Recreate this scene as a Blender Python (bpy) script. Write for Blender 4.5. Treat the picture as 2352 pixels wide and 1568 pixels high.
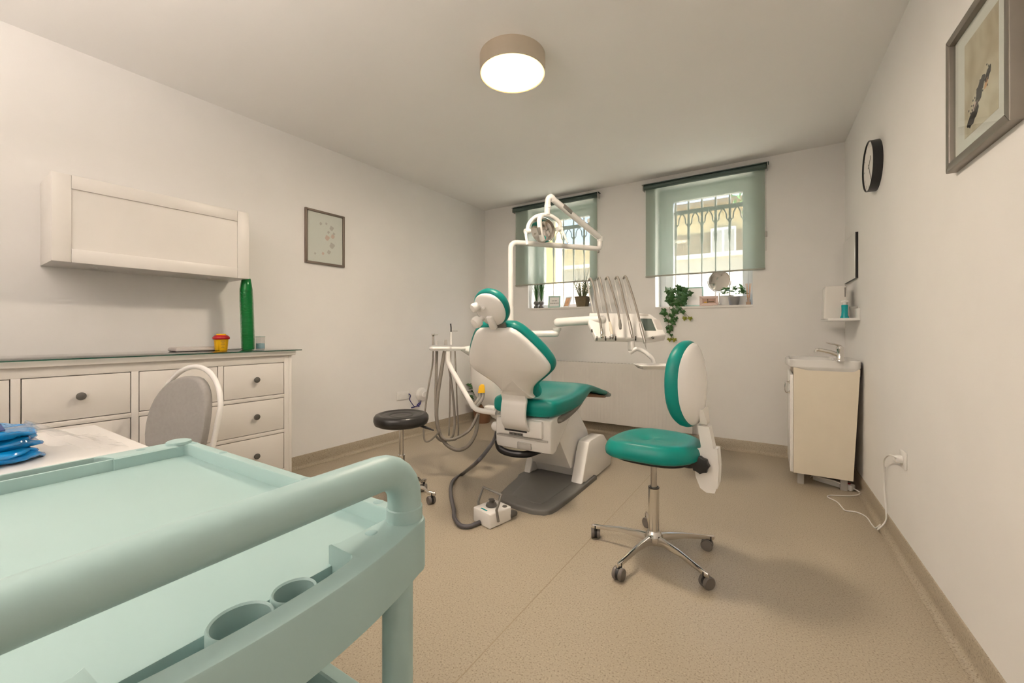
import bpy, bmesh, math, random
from mathutils import Vector, Matrix, Euler
random.seed(7)
sc = bpy.context.scene
for o in list(bpy.data.objects): bpy.data.objects.remove(o)
COL = sc.collection

# ------------------------------------------------------------------ camera
F = 940.0; YAW = 0.5597; CY = 784 - 25.38; H = 1.12      # focal length and horizon in photo pixels, eye height
cam = bpy.data.cameras.new('camera'); camo = bpy.data.objects.new('camera', cam); COL.objects.link(camo)
cam.sensor_fit = 'HORIZONTAL'; cam.sensor_width = 36; cam.lens = F / 2352 * 36
cam.shift_y = -25.38 / 2352; cam.clip_start = 0.02; cam.clip_end = 200
camo.location = (0, 0, H); camo.rotation_euler = (math.pi / 2, 0, YAW)
sc.camera = camo
# ------------------------------------------------------------------ world, sun, exposure
w = bpy.data.worlds.new('sky'); sc.world = w; w.use_nodes = True
nt = w.node_tree; nt.nodes.clear()
sky = nt.nodes.new('ShaderNodeTexSky'); sky.sky_type = 'NISHITA'; sky.sun_disc = False; sky.dust_density = 6; sky.air_density = .8
sky.sun_elevation = math.radians(48); sky.sun_rotation = math.radians(80)
bg = nt.nodes.new('ShaderNodeBackground'); bg.inputs['Strength'].default_value = 1.5
wo = nt.nodes.new('ShaderNodeOutputWorld')
nt.links.new(sky.outputs[0], bg.inputs[0]); nt.links.new(bg.outputs[0], wo.inputs[0])
sl = bpy.data.lights.new('sun', 'SUN'); sl.energy = 30.0; sl.angle = 0.01; sl.color = (1, .95, .86)
slo = bpy.data.objects.new('sun', sl); COL.objects.link(slo); slo.location = (6, 8, 9)
slo.rotation_euler = Vector((-0.72, -0.10, -0.70)).to_track_quat('-Z', 'Y').to_euler()
vs = sc.view_settings; vs.view_transform = 'Standard'; vs.look = 'None'; vs.gamma = 1; vs.use_curve_mapping = False
vs.exposure = 0.1
LAMP = 112.0       # emission of the ceiling lamp's diffuser
FILL_UPLIGHT = 540.0   # emission of the added uplighter that stands in for bounced flash

# ------------------------------------------------------------------ measured room
D = 4.3463; HC = 2.684; L0 = 3.1359; R0 = .5383; AL = -.0383; AR = .0173; FR = -1.7
def XL(y): return -L0 + math.tan(AL) * (D - y)
def XR(y): return R0 + math.tan(AR) * (D - y)
cw, sw = math.cos(YAW), math.sin(YAW)
fw = Vector((-sw, cw, 0)); rt = Vector((cw, sw, 0)); up = Vector((0, 0, 1)); EYE = Vector((0, 0, H))
def ray(x, y): return fw + rt * ((x - 1176) / F) + up * ((CY - y) / F)
def onz(x, y, z): d = ray(x, y); return EYE + d * ((z - H) / d.z)
def ony(x, y, Y): d = ray(x, y); return EYE + d * (Y / d.y)
def onx(x, y, X): d = ray(x, y); return EYE + d * (X / d.x)
def dep(x, y, z): return EYE + ray(x, y) * z
def onl(x, y, off=0):
    d = ray(x, y); t = math.tan(AL); return EYE + d * ((-L0 + off / math.cos(AL) + t * D) / (d.x + t * d.y))
def onr(x, y, off=0):
    d = ray(x, y); t = math.tan(AR); return EYE + d * ((R0 - off / math.cos(AR) + t * D) / (d.x + t * d.y))

# ------------------------------------------------------------------ materials
def mat(name, col, rough=.5, metal=0, var=0, vscale=6, bump=0, bscale=80, coat=0, trans=0, ior=1.45, emit=None, estr=0, spec=.5, sheen=0):
    m = bpy.data.materials.new(name); m.use_nodes = True; n = m.node_tree; p = n.nodes['Principled BSDF']
    p.inputs['Base Color'].default_value = (*col, 1); p.inputs['Roughness'].default_value = rough
    p.inputs['Metallic'].default_value = metal; p.inputs['IOR'].default_value = ior
    p.inputs['Coat Weight'].default_value = coat; p.inputs['Transmission Weight'].default_value = trans
    p.inputs['Specular IOR Level'].default_value = spec; p.inputs['Sheen Weight'].default_value = sheen
    if emit: p.inputs['Emission Color'].default_value = (*emit, 1); p.inputs['Emission Strength'].default_value = estr
    tc = n.nodes.new('ShaderNodeTexCoord')
    if var:
        no = n.nodes.new('ShaderNodeTexNoise'); no.inputs['Scale'].default_value = vscale; no.inputs['Detail'].default_value = 4
        rp = n.nodes.new('ShaderNodeValToRGB')
        a = [max(0, c * (1 - var)) for c in col]; b = [min(1, c * (1 + var)) for c in col]
        rp.color_ramp.elements[0].position = .3; rp.color_ramp.elements[1].position = .7
        rp.color_ramp.elements[0].color = (*a, 1); rp.color_ramp.elements[1].color = (*b, 1)
        n.links.new(tc.outputs['Object'], no.inputs['Vector']); n.links.new(no.outputs['Fac'], rp.inputs[0])
        n.links.new(rp.outputs[0], p.inputs['Base Color'])
    if bump:
        no = n.nodes.new('ShaderNodeTexNoise'); no.inputs['Scale'].default_value = bscale; no.inputs['Detail'].default_value = 3
        bp = n.nodes.new('ShaderNodeBump'); bp.inputs['Strength'].default_value = bump; bp.inputs['Distance'].default_value = .002
        n.links.new(tc.outputs['Object'], no.inputs['Vector']); n.links.new(no.outputs['Fac'], bp.inputs['Height'])
        n.links.new(bp.outputs[0], p.inputs['Normal'])
    return m
def floor_mat():
    m = mat('speckled_vinyl', (.4, .35, .26), .38); n = m.node_tree; p = n.nodes['Principled BSDF']
    tc = n.nodes.new('ShaderNodeTexCoord')
    base = (.42, .36, .27)
    a = n.nodes.new('ShaderNodeTexNoise'); a.inputs['Scale'].default_value = 170; a.inputs['Detail'].default_value = 2
    r = n.nodes.new('ShaderNodeValToRGB'); e = r.color_ramp.elements
    e[0].position = .33; e[0].color = (base[0] * .62, base[1] * .6, base[2] * .55, 1)
    e[1].position = .44; e[1].color = (*base, 1)
    x = r.color_ramp.elements.new(.60); x.color = (*base, 1)
    x = r.color_ramp.elements.new(.70); x.color = (base[0] * 1.22, base[1] * 1.22, base[2] * 1.2, 1)
    b = n.nodes.new('ShaderNodeTexNoise'); b.inputs['Scale'].default_value = 2.2; b.inputs['Detail'].default_value = 5
    mx = n.nodes.new('ShaderNodeMixRGB'); mx.blend_type = 'MULTIPLY'; mx.inputs[0].default_value = .10
    for q in (a, b): n.links.new(tc.outputs['Object'], q.inputs['Vector'])
    n.links.new(a.outputs['Fac'], r.inputs[0]); n.links.new(r.outputs[0], mx.inputs[1]); n.links.new(b.outputs['Fac'], mx.inputs[2])
    n.links.new(mx.outputs[0], p.inputs['Base Color']); return m
def blind_mat():
    m = bpy.data.materials.new('blind_fabric'); m.use_nodes = True; n = m.node_tree; n.nodes.clear()
    o = n.nodes.new('ShaderNodeOutputMaterial')
    d = n.nodes.new('ShaderNodeBsdfDiffuse'); t = n.nodes.new('ShaderNodeBsdfTranslucent'); tr = n.nodes.new('ShaderNodeBsdfTransparent')
    tc = n.nodes.new('ShaderNodeTexCoord'); no = n.nodes.new('ShaderNodeTexNoise'); no.inputs['Scale'].default_value = 300
    rp = n.nodes.new('ShaderNodeValToRGB'); rp.color_ramp.elements[0].color = (.33, .42, .37, 1); rp.color_ramp.elements[1].color = (.39, .48, .43, 1)
    n.links.new(tc.outputs['Object'], no.inputs['Vector']); n.links.new(no.outputs['Fac'], rp.inputs[0]); n.links.new(rp.outputs[0], d.inputs[0])
    t.inputs[0].default_value = (.30, .42, .36, 1); tr.inputs[0].default_value = (1, 1, .96, 1)
    a = n.nodes.new('ShaderNodeMixShader'); a.inputs[0].default_value = .16
    b = n.nodes.new('ShaderNodeMixShader'); b.inputs[0].default_value = .34
    n.links.new(d.outputs[0], a.inputs[1]); n.links.new(t.outputs[0], a.inputs[2])
    n.links.new(a.outputs[0], b.inputs[1]); n.links.new(tr.outputs[0], b.inputs[2]); n.links.new(b.outputs[0], o.inputs[0]); return m
def film_mat(name, tint, fac, rough=.08):
    m = bpy.data.materials.new(name); m.use_nodes = True; n = m.node_tree; n.nodes.clear()
    o = n.nodes.new('ShaderNodeOutputMaterial'); g = n.nodes.new('ShaderNodeBsdfPrincipled'); tr = n.nodes.new('ShaderNodeBsdfTransparent')
    g.inputs['Base Color'].default_value = (*tint, 1); g.inputs['Roughness'].default_value = rough; g.inputs['Specular IOR Level'].default_value = .8
    tr.inputs[0].default_value = (*[min(1, .6 + .4 * c) for c in tint], 1)
    b = n.nodes.new('ShaderNodeMixShader'); b.inputs[0].default_value = fac
    n.links.new(tr.outputs[0], b.inputs[1]); n.links.new(g.outputs[0], b.inputs[2]); n.links.new(b.outputs[0], o.inputs[0]); return m
def pane_mat(name='window_glass'):
    m = bpy.data.materials.new(name); m.use_nodes = True; n = m.node_tree; n.nodes.clear()
    o = n.nodes.new('ShaderNodeOutputMaterial'); g = n.nodes.new('ShaderNodeBsdfGlossy'); tr = n.nodes.new('ShaderNodeBsdfTransparent')
    g.inputs['Roughness'].default_value = .02; tr.inputs[0].default_value = (.95, .97, .96, 1)
    lw = n.nodes.new('ShaderNodeLayerWeight'); pw_ = n.nodes.new('ShaderNodeMath'); pw_.operation = 'POWER'; pw_.inputs[1].default_value = 5
    fr = n.nodes.new('ShaderNodeMath'); fr.operation = 'MULTIPLY_ADD'; fr.inputs[1].default_value = .5; fr.inputs[2].default_value = .02
    n.links.new(lw.outputs['Facing'], pw_.inputs[0]); n.links.new(pw_.outputs[0], fr.inputs[0])
    b = n.nodes.new('ShaderNodeMixShader')
    n.links.new(fr.outputs[0], b.inputs[0]); n.links.new(tr.outputs[0], b.inputs[1]); n.links.new(g.outputs[0], b.inputs[2]); n.links.new(b.outputs[0], o.inputs[0]); return m
def art_mat():
    m = mat('art_print', (.6, .5, .38), .6); n = m.node_tree; p = n.nodes['Principled BSDF']
    tc = n.nodes.new('ShaderNodeTexCoord'); no = n.nodes.new('ShaderNodeTexNoise'); no.inputs['Scale'].default_value = 5; no.inputs['Detail'].default_value = 2; no.inputs['Distortion'].default_value = 1.2
    r = n.nodes.new('ShaderNodeValToRGB'); e = r.color_ramp.elements
    e[0].position = .35; e[0].color = (.46, .36, .24, 1); e[1].position = .62; e[1].color = (.74, .66, .54, 1)
    n.links.new(tc.outputs['Object'], no.inputs['Vector']); n.links.new(no.outputs['Fac'], r.inputs[0]); n.links.new(r.outputs[0], p.inputs['Base Color']); return m

M = {}
M['wall'] = mat('wall_paint', (.87, .855, .835), .85, var=.015, vscale=3, bump=.06, bscale=160)
M['ceil'] = mat('ceiling_paint', (.91, .90, .885), .9, var=.01, vscale=2)
M['floor'] = floor_mat()
M['white'] = mat('white_gloss', (.86, .845, .82), .28, var=.01)
M['dental'] = mat('dental_white', (.92, .90, .87), .22, var=.01, coat=.3)
M['lacquer'] = mat('white_lacquer', (.77, .74, .70), .35, var=.02, vscale=4)
M['cream'] = mat('cream_laminate', (.80, .73, .60), .4, var=.02)
M['ceramic'] = mat('ceramic', (.80, .79, .77), .1, coat=.5)
M['pvc'] = mat('window_pvc', (.80, .80, .80), .3)
M['teal'] = mat('teal_vinyl', (.001, .195, .168), .36, var=.05, vscale=5, bump=.05, bscale=400, spec=.35)
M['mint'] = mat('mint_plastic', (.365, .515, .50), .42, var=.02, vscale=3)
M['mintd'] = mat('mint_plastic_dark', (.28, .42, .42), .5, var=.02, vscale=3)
M['chrome'] = mat('chrome', (.72, .70, .67), .12, 1)
M['steel'] = mat('brushed_steel', (.55, .52, .48), .32, 1, var=.08, vscale=20)
M['nickel'] = mat('brushed_nickel', (.70, .62, .52), .38, 1, var=.03, vscale=12)
M['black'] = mat('black_plastic', (.012, .012, .013), .35)
M['blackv'] = mat('black_vinyl', (.016, .015, .014), .32, bump=.05, bscale=300)
M['dgrey'] = mat('dark_grey_plastic', (.09, .085, .075), .5, var=.05)
M['plate'] = mat('grey_floor_plate', (.135, .13, .118), .45, var=.05)
M['grey'] = mat('grey_plastic', (.20, .19, .17), .45, var=.04)
M['lgrey'] = mat('light_grey_plastic', (.45, .43, .40), .45)
M['hose'] = mat('grey_hose', (.25, .225, .195), .45, var=.04, vscale=30)
M['dhose'] = mat('dark_grey_hose', (.085, .08, .085), .35)
M['caster'] = mat('caster_grey', (.13, .115, .10), .4)
M['fabricg'] = mat('grey_upholstery', (.27, .255, .24), .9, var=.05, vscale=60, bump=.2, bscale=500, sheen=.2)
M['glass'] = mat('clear_glass', (.93, 1, .97), .02, trans=1, ior=1.45)
M['glassedge'] = mat('green_glass_edge', (.004, .06, .035), .15)
M['pane'] = pane_mat()
M['mirror'] = mat('mirror_silver', (.86, .88, .86), .02, 1)
M['blind'] = blind_mat()
M['blindd'] = mat('blind_tube_green', (.055, .085, .075), .5, var=.05)
M['yellow'] = mat('yellow_plastic', (.82, .47, .01), .4)
M['red'] = mat('red_plastic', (.36, .006, .010), .35)
M['green'] = mat('green_plastic', (.004, .27, .06), .14, coat=.4)
M['bluef'] = mat('blue_film', (.001, .20, .50), .14, var=.35, vscale=14, coat=.5)
M['navy'] = mat('navy_label', (.004, .03, .15), .35)
M['paper'] = mat('paper', (.82, .79, .76), .7)
M['cardmint'] = mat('mint_card', (.36, .52, .47), .6)
M['pink'] = mat('pink_frame', (.72, .56, .50), .5)
M['peach'] = mat('peach_print', (.75, .40, .20), .6, var=.25, vscale=25)
M['ltblue'] = mat('light_blue', (.16, .48, .60), .5)
M['soap'] = mat('teal_soap', (.0, .33, .36), .2)
M['terracotta'] = mat('terracotta', (.22, .11, .06), .7, var=.1)
M['soil'] = mat('soil', (.03, .02, .012), .9)
M['leaf'] = mat('ivy_leaf', (.03, .10, .022), .4, var=.45, vscale=14)
M['leafy'] = mat('young_leaf', (.22, .24, .02), .45, var=.15, vscale=20)
M['leafl'] = mat('light_leaf', (.09, .23, .07), .45, var=.3, vscale=20)
M['leafd'] = mat('dry_leaf', (.13, .14, .035), .5, var=.35, vscale=25)
M['stem'] = mat('stem_brown', (.10, .07, .03), .7)
M['basket'] = mat('brown_pot', (.17, .13, .07), .7, var=.12, vscale=30, bump=.3, bscale=90)
M['galv'] = mat('galvanised', (.34, .34, .34), .42, .6, var=.08, vscale=20)
M['orange'] = mat('orange_stick', (.75, .42, .22), .6)
M['silverf'] = mat('silver_frame', (.25, .225, .195), .36, .75, var=.05, vscale=10)
M['darkf'] = mat('taupe_frame', (.19, .155, .125), .4, .4)
M['art'] = art_mat()
M['feather'] = mat('dark_feather', (.035, .025, .025), .7, var=.4, vscale=40)
M['faint'] = mat('faint_print', (.62, .56, .54), .7)
M['blush'] = mat('blush_print', (.74, .55, .50), .7)
M['diff'] = mat('lit_diffuser', (1, .9, .75), .5, emit=(1, .85, .69), estr=LAMP)
def diffuser_mat():
    m = mat('lit_diffuser', (1, .9, .75), .5, emit=(1, .85, .69), estr=1); n = m.node_tree; p = n.nodes['Principled BSDF']
    tc = n.nodes.new('ShaderNodeTexCoord'); mp = n.nodes.new('ShaderNodeVectorMath'); mp.operation = 'MULTIPLY'; mp.inputs[1].default_value = (1, 1, 0)
    ln = n.nodes.new('ShaderNodeVectorMath'); ln.operation = 'LENGTH'; mr = n.nodes.new('ShaderNodeMapRange'); mr.inputs[2].default_value = .186
    st = n.nodes.new('ShaderNodeValToRGB'); e = st.color_ramp.elements; e[0].position = .45; e[0].color = (1, 1, 1, 1); e[1].position = 1.0; e[1].color = (.0062, .0062, .0062, 1)
    x = e.new(.70); x.color = (.50, .50, .50, 1); x = e.new(.85); x.color = (.06, .06, .06, 1); x = e.new(.94); x.color = (.011, .011, .011, 1)
    co = n.nodes.new('ShaderNodeValToRGB'); e = co.color_ramp.elements; e[0].position = .6; e[0].color = (1, .85, .69, 1); e[1].position = 1.0; e[1].color = (1, .66, .30, 1)
    mu = n.nodes.new('ShaderNodeMath'); mu.operation = 'MULTIPLY'; mu.inputs[1].default_value = LAMP * 1.7
    n.links.new(tc.outputs['Object'], mp.inputs[0]); n.links.new(mp.outputs[0], ln.inputs[0]); n.links.new(ln.outputs['Value'], mr.inputs[0])
    n.links.new(mr.outputs[0], st.inputs[0]); n.links.new(mr.outputs[0], co.inputs[0]); n.links.new(st.outputs[0], mu.inputs[0])
    n.links.new(mu.outputs[0], p.inputs['Emission Strength']); n.links.new(co.outputs[0], p.inputs['Emission Color']); return m
M['diff'] = diffuser_mat()
M['lcd'] = mat('lcd_screen', (.10, .13, .115), .2)
M['keys'] = mat('key_pad', (.60, .56, .53), .4)
M['iron'] = mat('wrought_iron', (.16, .15, .14), .5)
M['stucco'] = mat('beige_stucco', (.46, .42, .35), .9, var=.08, vscale=3, bump=.2, bscale=40)  # beige render of the garden wall, its own colour
M['coping'] = mat('pale_coping', (.80, .76, .68), .8, var=.05)
M['facade'] = mat('beige_facade', (.62, .50, .30), .9, var=.08, vscale=2)
M['brown'] = mat('brown_render', (.28, .21, .15), .9, var=.1)
M['ochre'] = mat('ochre_render', (.80, .58, .24), .9, var=.06)
M['pave'] = mat('pavement', (.55, .52, .47), .9, var=.1)
M['clearp'] = film_mat('clear_plastic', (.85, .85, .85), .22)
M['clearg'] = film_mat('clear_cover', (.45, .55, .50), .45, .25)
M['jar'] = film_mat('jar_plastic', (.80, .78, .76), .28)
M['navyc'] = mat('blue_cable', (.02, .015, .13), .4)
M['ledge'] = mat('sill_board', (.80, .78, .75), .45)

# ------------------------------------------------------------------ mesh helpers
def cr(pts, n=6, closed=False):
    """smooth curve through points"""
    P = [Vector(p) for p in pts]; out = []; N = len(P)
    for i in range(N if closed else N - 1):
        p1, p2 = P[i], P[(i + 1) % N]
        p0 = P[i - 1] if (closed or i > 0) else p1 * 2 - p2
        p3 = P[(i + 2) % N] if (closed or i + 2 < N) else p2 * 2 - p1
        for k in range(n):
            t = k / n; out.append(.5 * ((2 * p1) + (p2 - p0) * t + (2 * p0 - 5 * p1 + 4 * p2 - p3) * t * t + (3 * p1 - p0 - 3 * p2 + p3) * t ** 3))
    if not closed: out.append(P[-1])
    return out
def rrect(w, h, r, n=4, cx=0, cy=0):
    o = []
    for sx, sy, a in ((1, 1, 0), (-1, 1, 90), (-1, -1, 180), (1, -1, 270)):
        for k in range(n + 1):
            t = math.radians(a + 90 * k / n); o.append((cx + sx * (w / 2 - r) + r * math.cos(t), cy + sy * (h / 2 - r) + r * math.sin(t)))
    return o
def offs(poly, d):
    """inset closed ccw polygon by d"""
    N = len(poly); out = []
    for i in range(N):
        a = Vector(poly[i - 1][:2]); b = Vector(poly[i][:2]); c = Vector(poly[(i + 1) % N][:2])
        e1 = (b - a); e2 = (c - b)
        if e1.length < 1e-9: e1 = e2
        if e2.length < 1e-9: e2 = e1
        n1 = Vector((-e1.y, e1.x)).normalized(); n2 = Vector((-e2.y, e2.x)).normalized()
        n = n1 + n2; k = max(n.length_squared, .5); q = b + n * (2 * d / k); out.append((q.x, q.y))
    return out
class MB:
    def __init__(s): s.v = []; s.f = []
    def add(s, v, f, T=None):
        b = len(s.v); s.v += [(T @ Vector(p)) if T else Vector(p) for p in v]; s.f += [tuple(b + i for i in q) for q in f]; return s
    def box(s, c, size, bev=0, T=None, seg=2):
        bm = bmesh.new(); bmesh.ops.create_cube(bm, size=1)
        for v in bm.verts: v.co = Vector((v.co.x * size[0], v.co.y * size[1], v.co.z * size[2]))
        if bev: bmesh.ops.bevel(bm, geom=bm.edges[:], offset=min(bev, min(size) * .49), segments=seg, profile=.5, affect='EDGES')
        for v in bm.verts: v.co += Vector(c)
        bm.verts.ensure_lookup_table()
        s.add([v.co for v in bm.verts], [[v.index for v in f.verts] for f in bm.faces], T); bm.free(); return s
    def b2(s, p0, p1, bev=0, T=None):
        return s.box([(a + b) / 2 for a, b in zip(p0, p1)], [abs(b - a) for a, b in zip(p0, p1)], bev, T)
    def loft(s, rings, cap=True, closed=True, T=None):
        n = len(rings[0]); v = [p for r in rings for p in r]; f = []
        for i in range(len(rings) - 1):
            for j in range(n if closed else n - 1):
                k = (j + 1) % n; f.append((i * n + j, i * n + k, (i + 1) * n + k, (i + 1) * n + j))
        if cap: f.append(tuple(range(n - 1, -1, -1))); f.append(tuple((len(rings) - 1) * n + j for j in range(n)))
        return s.add(v, f, T)
    def tube(s, pts, r, n=10, cap=True, T=None, flat=1.0, ref=None):
        P = [Vector(p) for p in pts]; N = len(P); R = r if isinstance(r, (list, tuple)) else [r] * N
        if len(R) != N: R = [R[0] + (R[-1] - R[0]) * i / (N - 1) for i in range(N)]
        t0 = (P[1] - P[0]).normalized(); u = Vector(ref) if ref else (Vector((0, 0, 1)) if abs(t0.z) < .9 else Vector((1, 0, 0)))
        rings = []
        for i in range(N):
            t = (P[min(i + 1, N - 1)] - P[max(i - 1, 0)]).normalized()
            u = (u - t * u.dot(t)); u = u.normalized() if u.length > 1e-6 else t.orthogonal().normalized()
            b = t.cross(u); rings.append([P[i] + (u * math.cos(2 * math.pi * k / n) * flat + b * math.sin(2 * math.pi * k / n)) * R[i] for k in range(n)])
        return s.loft(rings, cap, T=T)
    def cyl(s, p0, p1, r, r1=None, n=20, T=None): return s.tube([p0, p1], [r, r if r1 is None else r1], n, T=T)
    def lathe(s, prof, o=(0, 0, 0), ax=(0, 0, 1), n=28, T=None, cap=True):
        ax = Vector(ax).normalized(); u = ax.orthogonal().normalized(); b = ax.cross(u); o = Vector(o)
        return s.loft([[o + ax * z + (u * math.cos(2 * math.pi * k / n) + b * math.sin(2 * math.pi * k / n)) * max(r, 1e-4) for k in range(n)] for r, z in prof], cap, T=T)
    def prism(s, poly, z0, z1, bev=0, T=None, k=3, top_only=False, bev0=None):
        rings = []; b0 = 0 if top_only else (bev if bev0 is None else bev0)
        if b0:
            for i in range(k + 1):
                a = math.pi / 2 * i / k; q = offs(poly, b0 * (1 - math.sin(a))); rings.append([(x, y, z0 + b0 * (1 - math.cos(a))) for x, y in q])
        else: rings.append([(x, y, z0) for x, y in poly])
        if bev:
            for i in range(k + 1):
                a = math.pi / 2 * i / k; q = offs(poly, bev * (1 - math.cos(a))); rings.append([(x, y, z1 - bev + bev * math.sin(a)) for x, y in q])
        else: rings.append([(x, y, z1) for x, y in poly])
        return s.loft(rings, True, T=T)
    def ball(s, c, r, sc3=(1, 1, 1), n=16, m=10, T=None):
        rings = []
        for i in range(m + 1):
            a = -math.pi / 2 + math.pi * i / m; rr = max(math.cos(a), .002)
            rings.append([(c[0] + r * sc3[0] * rr * math.cos(2 * math.pi * k / n), c[1] + r * sc3[1] * rr * math.sin(2 * math.pi * k / n), c[2] + r * sc3[2] * math.sin(a)) for k in range(n)])
        return s.loft(rings, True, T=T)
    def obj(s, name, m, parent=None, ang=38, world=False, kind=None):
        me = bpy.data.meshes.new(name); off = Vector((0, 0, 0)); v = s.v
        o = bpy.data.objects.new(name, me)
        if parent is not None:
            o.parent = parent
            if world:
                pr = parent; mw = Matrix.Identity(4)
                while pr is not None: mw = pr.matrix_basis @ mw; pr = pr.parent
                iv = mw.inverted(); v = [iv @ Vector(p) for p in v]
        me.from_pydata([tuple(p) for p in v], [], s.f); me.materials.append(M[m] if isinstance(m, str) else m)
        bm = bmesh.new(); bm.from_mesh(me); bmesh.ops.recalc_face_normals(bm, faces=bm.faces); bm.to_mesh(me); bm.free()
        me.shade_smooth(); me.set_sharp_from_angle(angle=math.radians(ang))
        COL.objects.link(o)
        if kind: o['kind'] = kind
        return o
def tag(o, label=None, cat=None, group=None, kind=None):
    if label: o['label'] = label
    if cat: o['category'] = cat
    if group: o['group'] = group
    if kind: o['kind'] = kind
    return o
def thing(name, loc, label, cat, rz=0, group=None):
    o = bpy.data.objects.new(name, None); o.empty_display_size = .1; COL.objects.link(o)
    o.location = loc; o.rotation_euler = (0, 0, rz); o.matrix_basis = Matrix.Translation(Vector(loc)) @ Matrix.Rotation(rz, 4, 'Z')
    return tag(o, label, cat, group)
def linkcopy(src, parent, loc=None, rot=None, scale=None):
    c = src.copy(); COL.objects.link(c); c.parent = parent
    if loc is not None: c.location = loc
    if rot is not None: c.rotation_euler = rot
    if scale is not None: c.scale = (scale,) * 3 if not isinstance(scale, tuple) else scale
    return c
def frame_T(o, X, Y, Z):
    X, Y, Z = Vector(X), Vector(Y), Vector(Z)
    return Matrix(((X.x, Y.x, Z.x, o[0]), (X.y, Y.y, Z.y, o[1]), (X.z, Y.z, Z.z, o[2]), (0, 0, 0, 1)))

# ================================================================== STRUCTURE
YB = D + .34                                      # outer face of the thick back wall
def plan_prism(poly, z0, z1): return MB().prism(poly, z0, z1)
tag(plan_prism([(XL(FR) - .3, FR - .2), (XR(FR) + .3, FR - .2), (XR(D) + .3, YB), (XL(D) - .3, YB)], -.12, 0).obj('floor', 'floor'), kind='structure')
fl = bpy.data.objects['floor']
sa, sb = onz(1402, 1188, 0), onz(1075, 1536, 0); sd = (sb - sa).normalized(); sn = Vector((-sd.y, sd.x, 0)) * .0018
MB().loft([[sa - sd * 1.2 + sn, sa - sd * 1.2 - sn, sa - sd * 1.2 - sn + up * .0006, sa - sd * 1.2 + sn + up * .0006],
           [sb + sd * .6 + sn, sb + sd * .6 - sn, sb + sd * .6 - sn + up * .0006, sb + sd * .6 + sn + up * .0006]]).obj('weld_seam', mat('seam', (.34, .28, .19), .5), fl)
tag(plan_prism([(XL(FR) - .3, FR - .2), (XR(FR) + .3, FR - .2), (XR(D) + .3, YB), (XL(D) - .3, YB)], HC, HC + .2).obj('ceiling', 'ceil'), kind='structure')
tag(plan_prism([(XL(YB) - .2, YB), (XL(FR) - .2, FR), (XL(FR), FR), (XL(YB), YB)], 0, HC).obj('wall_left', 'wall'), kind='structure')
tag(plan_prism([(XR(FR), FR), (XR(FR) + .2, FR), (XR(YB) + .2, YB), (XR(YB), YB)], 0, HC).obj('wall_right', 'wall'), kind='structure')
tag(plan_prism([(XL(FR) - .2, FR - .2), (XR(FR) + .2, FR - .2), (XR(FR) + .2, FR), (XL(FR) - .2, FR)], 0, HC).obj('wall_front', 'wall'), kind='structure')
# back wall with two niches
W1 = dict(l=-2.49, r=-1.655, s=1.388, t=2.60); W2 = dict(l=-.986, r=-.122, s=1.356, t=2.60)
b = MB(); xl, xr = XL(D) - .02, XR(D) + .02
for x0, x1 in ((xl, W1['l']), (W1['r'], W2['l']), (W2['r'], xr)): b.b2((x0, D, 0), (x1, YB, HC))
for W in (W1, W2): b.b2((W['l'], D, 0), (W['r'], YB, W['s'])); b.b2((W['l'], D, W['t']), (W['r'], YB, HC))
tag(b.obj('wall_back', 'wall'), kind='structure')
# coved skirting
def skirting(name, p0, p1, inn):
    p0, p1, inn = Vector((*p0, 0)), Vector((*p1, 0)), Vector((*inn, 0)).normalized()
    prof = [(-.01, 0), (.035, 0.0), (.035, .0015)] + [(.006 + .029 * (1 - math.cos(math.radians(a))), .0015 + .029 * (1 - math.sin(math.radians(a)))) for a in (80, 60, 45, 30, 15, 0)] + [(.006, .1), (.004, .103), (-.01, .103)]
    return tag(MB().loft([[p + inn * a + up * z for a, z in prof] for p in (p0, p1)]).obj(name, 'floor', ang=60), kind='structure')
skirting('baseboard_left', (XL(FR), FR), (XL(D), D), (1, -AL * 0))
skirting('baseboard_back', (XL(D), D), (XR(D), D), (0, -1))
skirting('baseboard_right', (XR(FR), FR), (XR(D), D), (-1, 0))

# windows
YG = D + .225
def window(name, W, gl, gr, gb, gt):
    t = thing(name, ((W['l'] + W['r']) / 2, YG, W['s']), None, None); t['kind'] = 'structure'
    def fr(x0, x1, z0, z1, xi0, xi1, zi0, zi1, ya, yb, nm, bev=.006):
        q = MB(); q.b2((x0, ya, z0), (xi0, yb, z1), bev); q.b2((xi1, ya, z0), (x1, yb, z1), bev)
        q.b2((xi0 - .004, ya, z0), (xi1 + .004, yb, zi0), bev); q.b2((xi0 - .004, ya, zi1), (xi1 + .004, yb, z1), bev); return q.obj(nm, 'pvc', t, world=True)
    m = .035
    fr(W['l'], W['r'], W['s'], W['t'], gl - .06, gr + .035, gb - .035, gt + .06, YG - .005, YG + .06, 'frame')
    fr(gl - .075, gr + .05, gb - .048, gt + .075, gl, gr, gb, gt, YG - .022, YG + .045, 'sash')
    MB().b2((gl - .004, YG + .015, gb - .004), (gr + .004, YG + .021, gt + .004)).obj('pane', 'pane', t, world=True)
    MB().box(((W['l'] + W['r']) / 2, (D + YG) / 2 + .0, W['s'] - .009), (W['r'] - W['l'] - .002, YG - D + .02, .02)).obj('sill', 'ledge', t, world=True)
    h = MB(); hx = gl - .04; h.box((hx, YG - .028, 1.9), (.028, .012, .07), .004); h.tube([(hx, YG - .03, 1.9), (hx, YG - .06, 1.9), (hx, YG - .062, 1.79)], .008, 8); h.obj('handle', 'pvc', t, world=True)
    return t
g1l, g1r = ony(1253, 600, YG + .02).x, ony(1357, 600, YG + .02).x
g2l, g2r = ony(1548, 560, YG + .02).x, ony(1706, 560, YG + .02).x
window('window_1', W1, g1l, g1r, W1['s'] + .05, 2.47); window('window_2', W2, g2l, g2r, W2['s'] + .05, 2.47)

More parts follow.
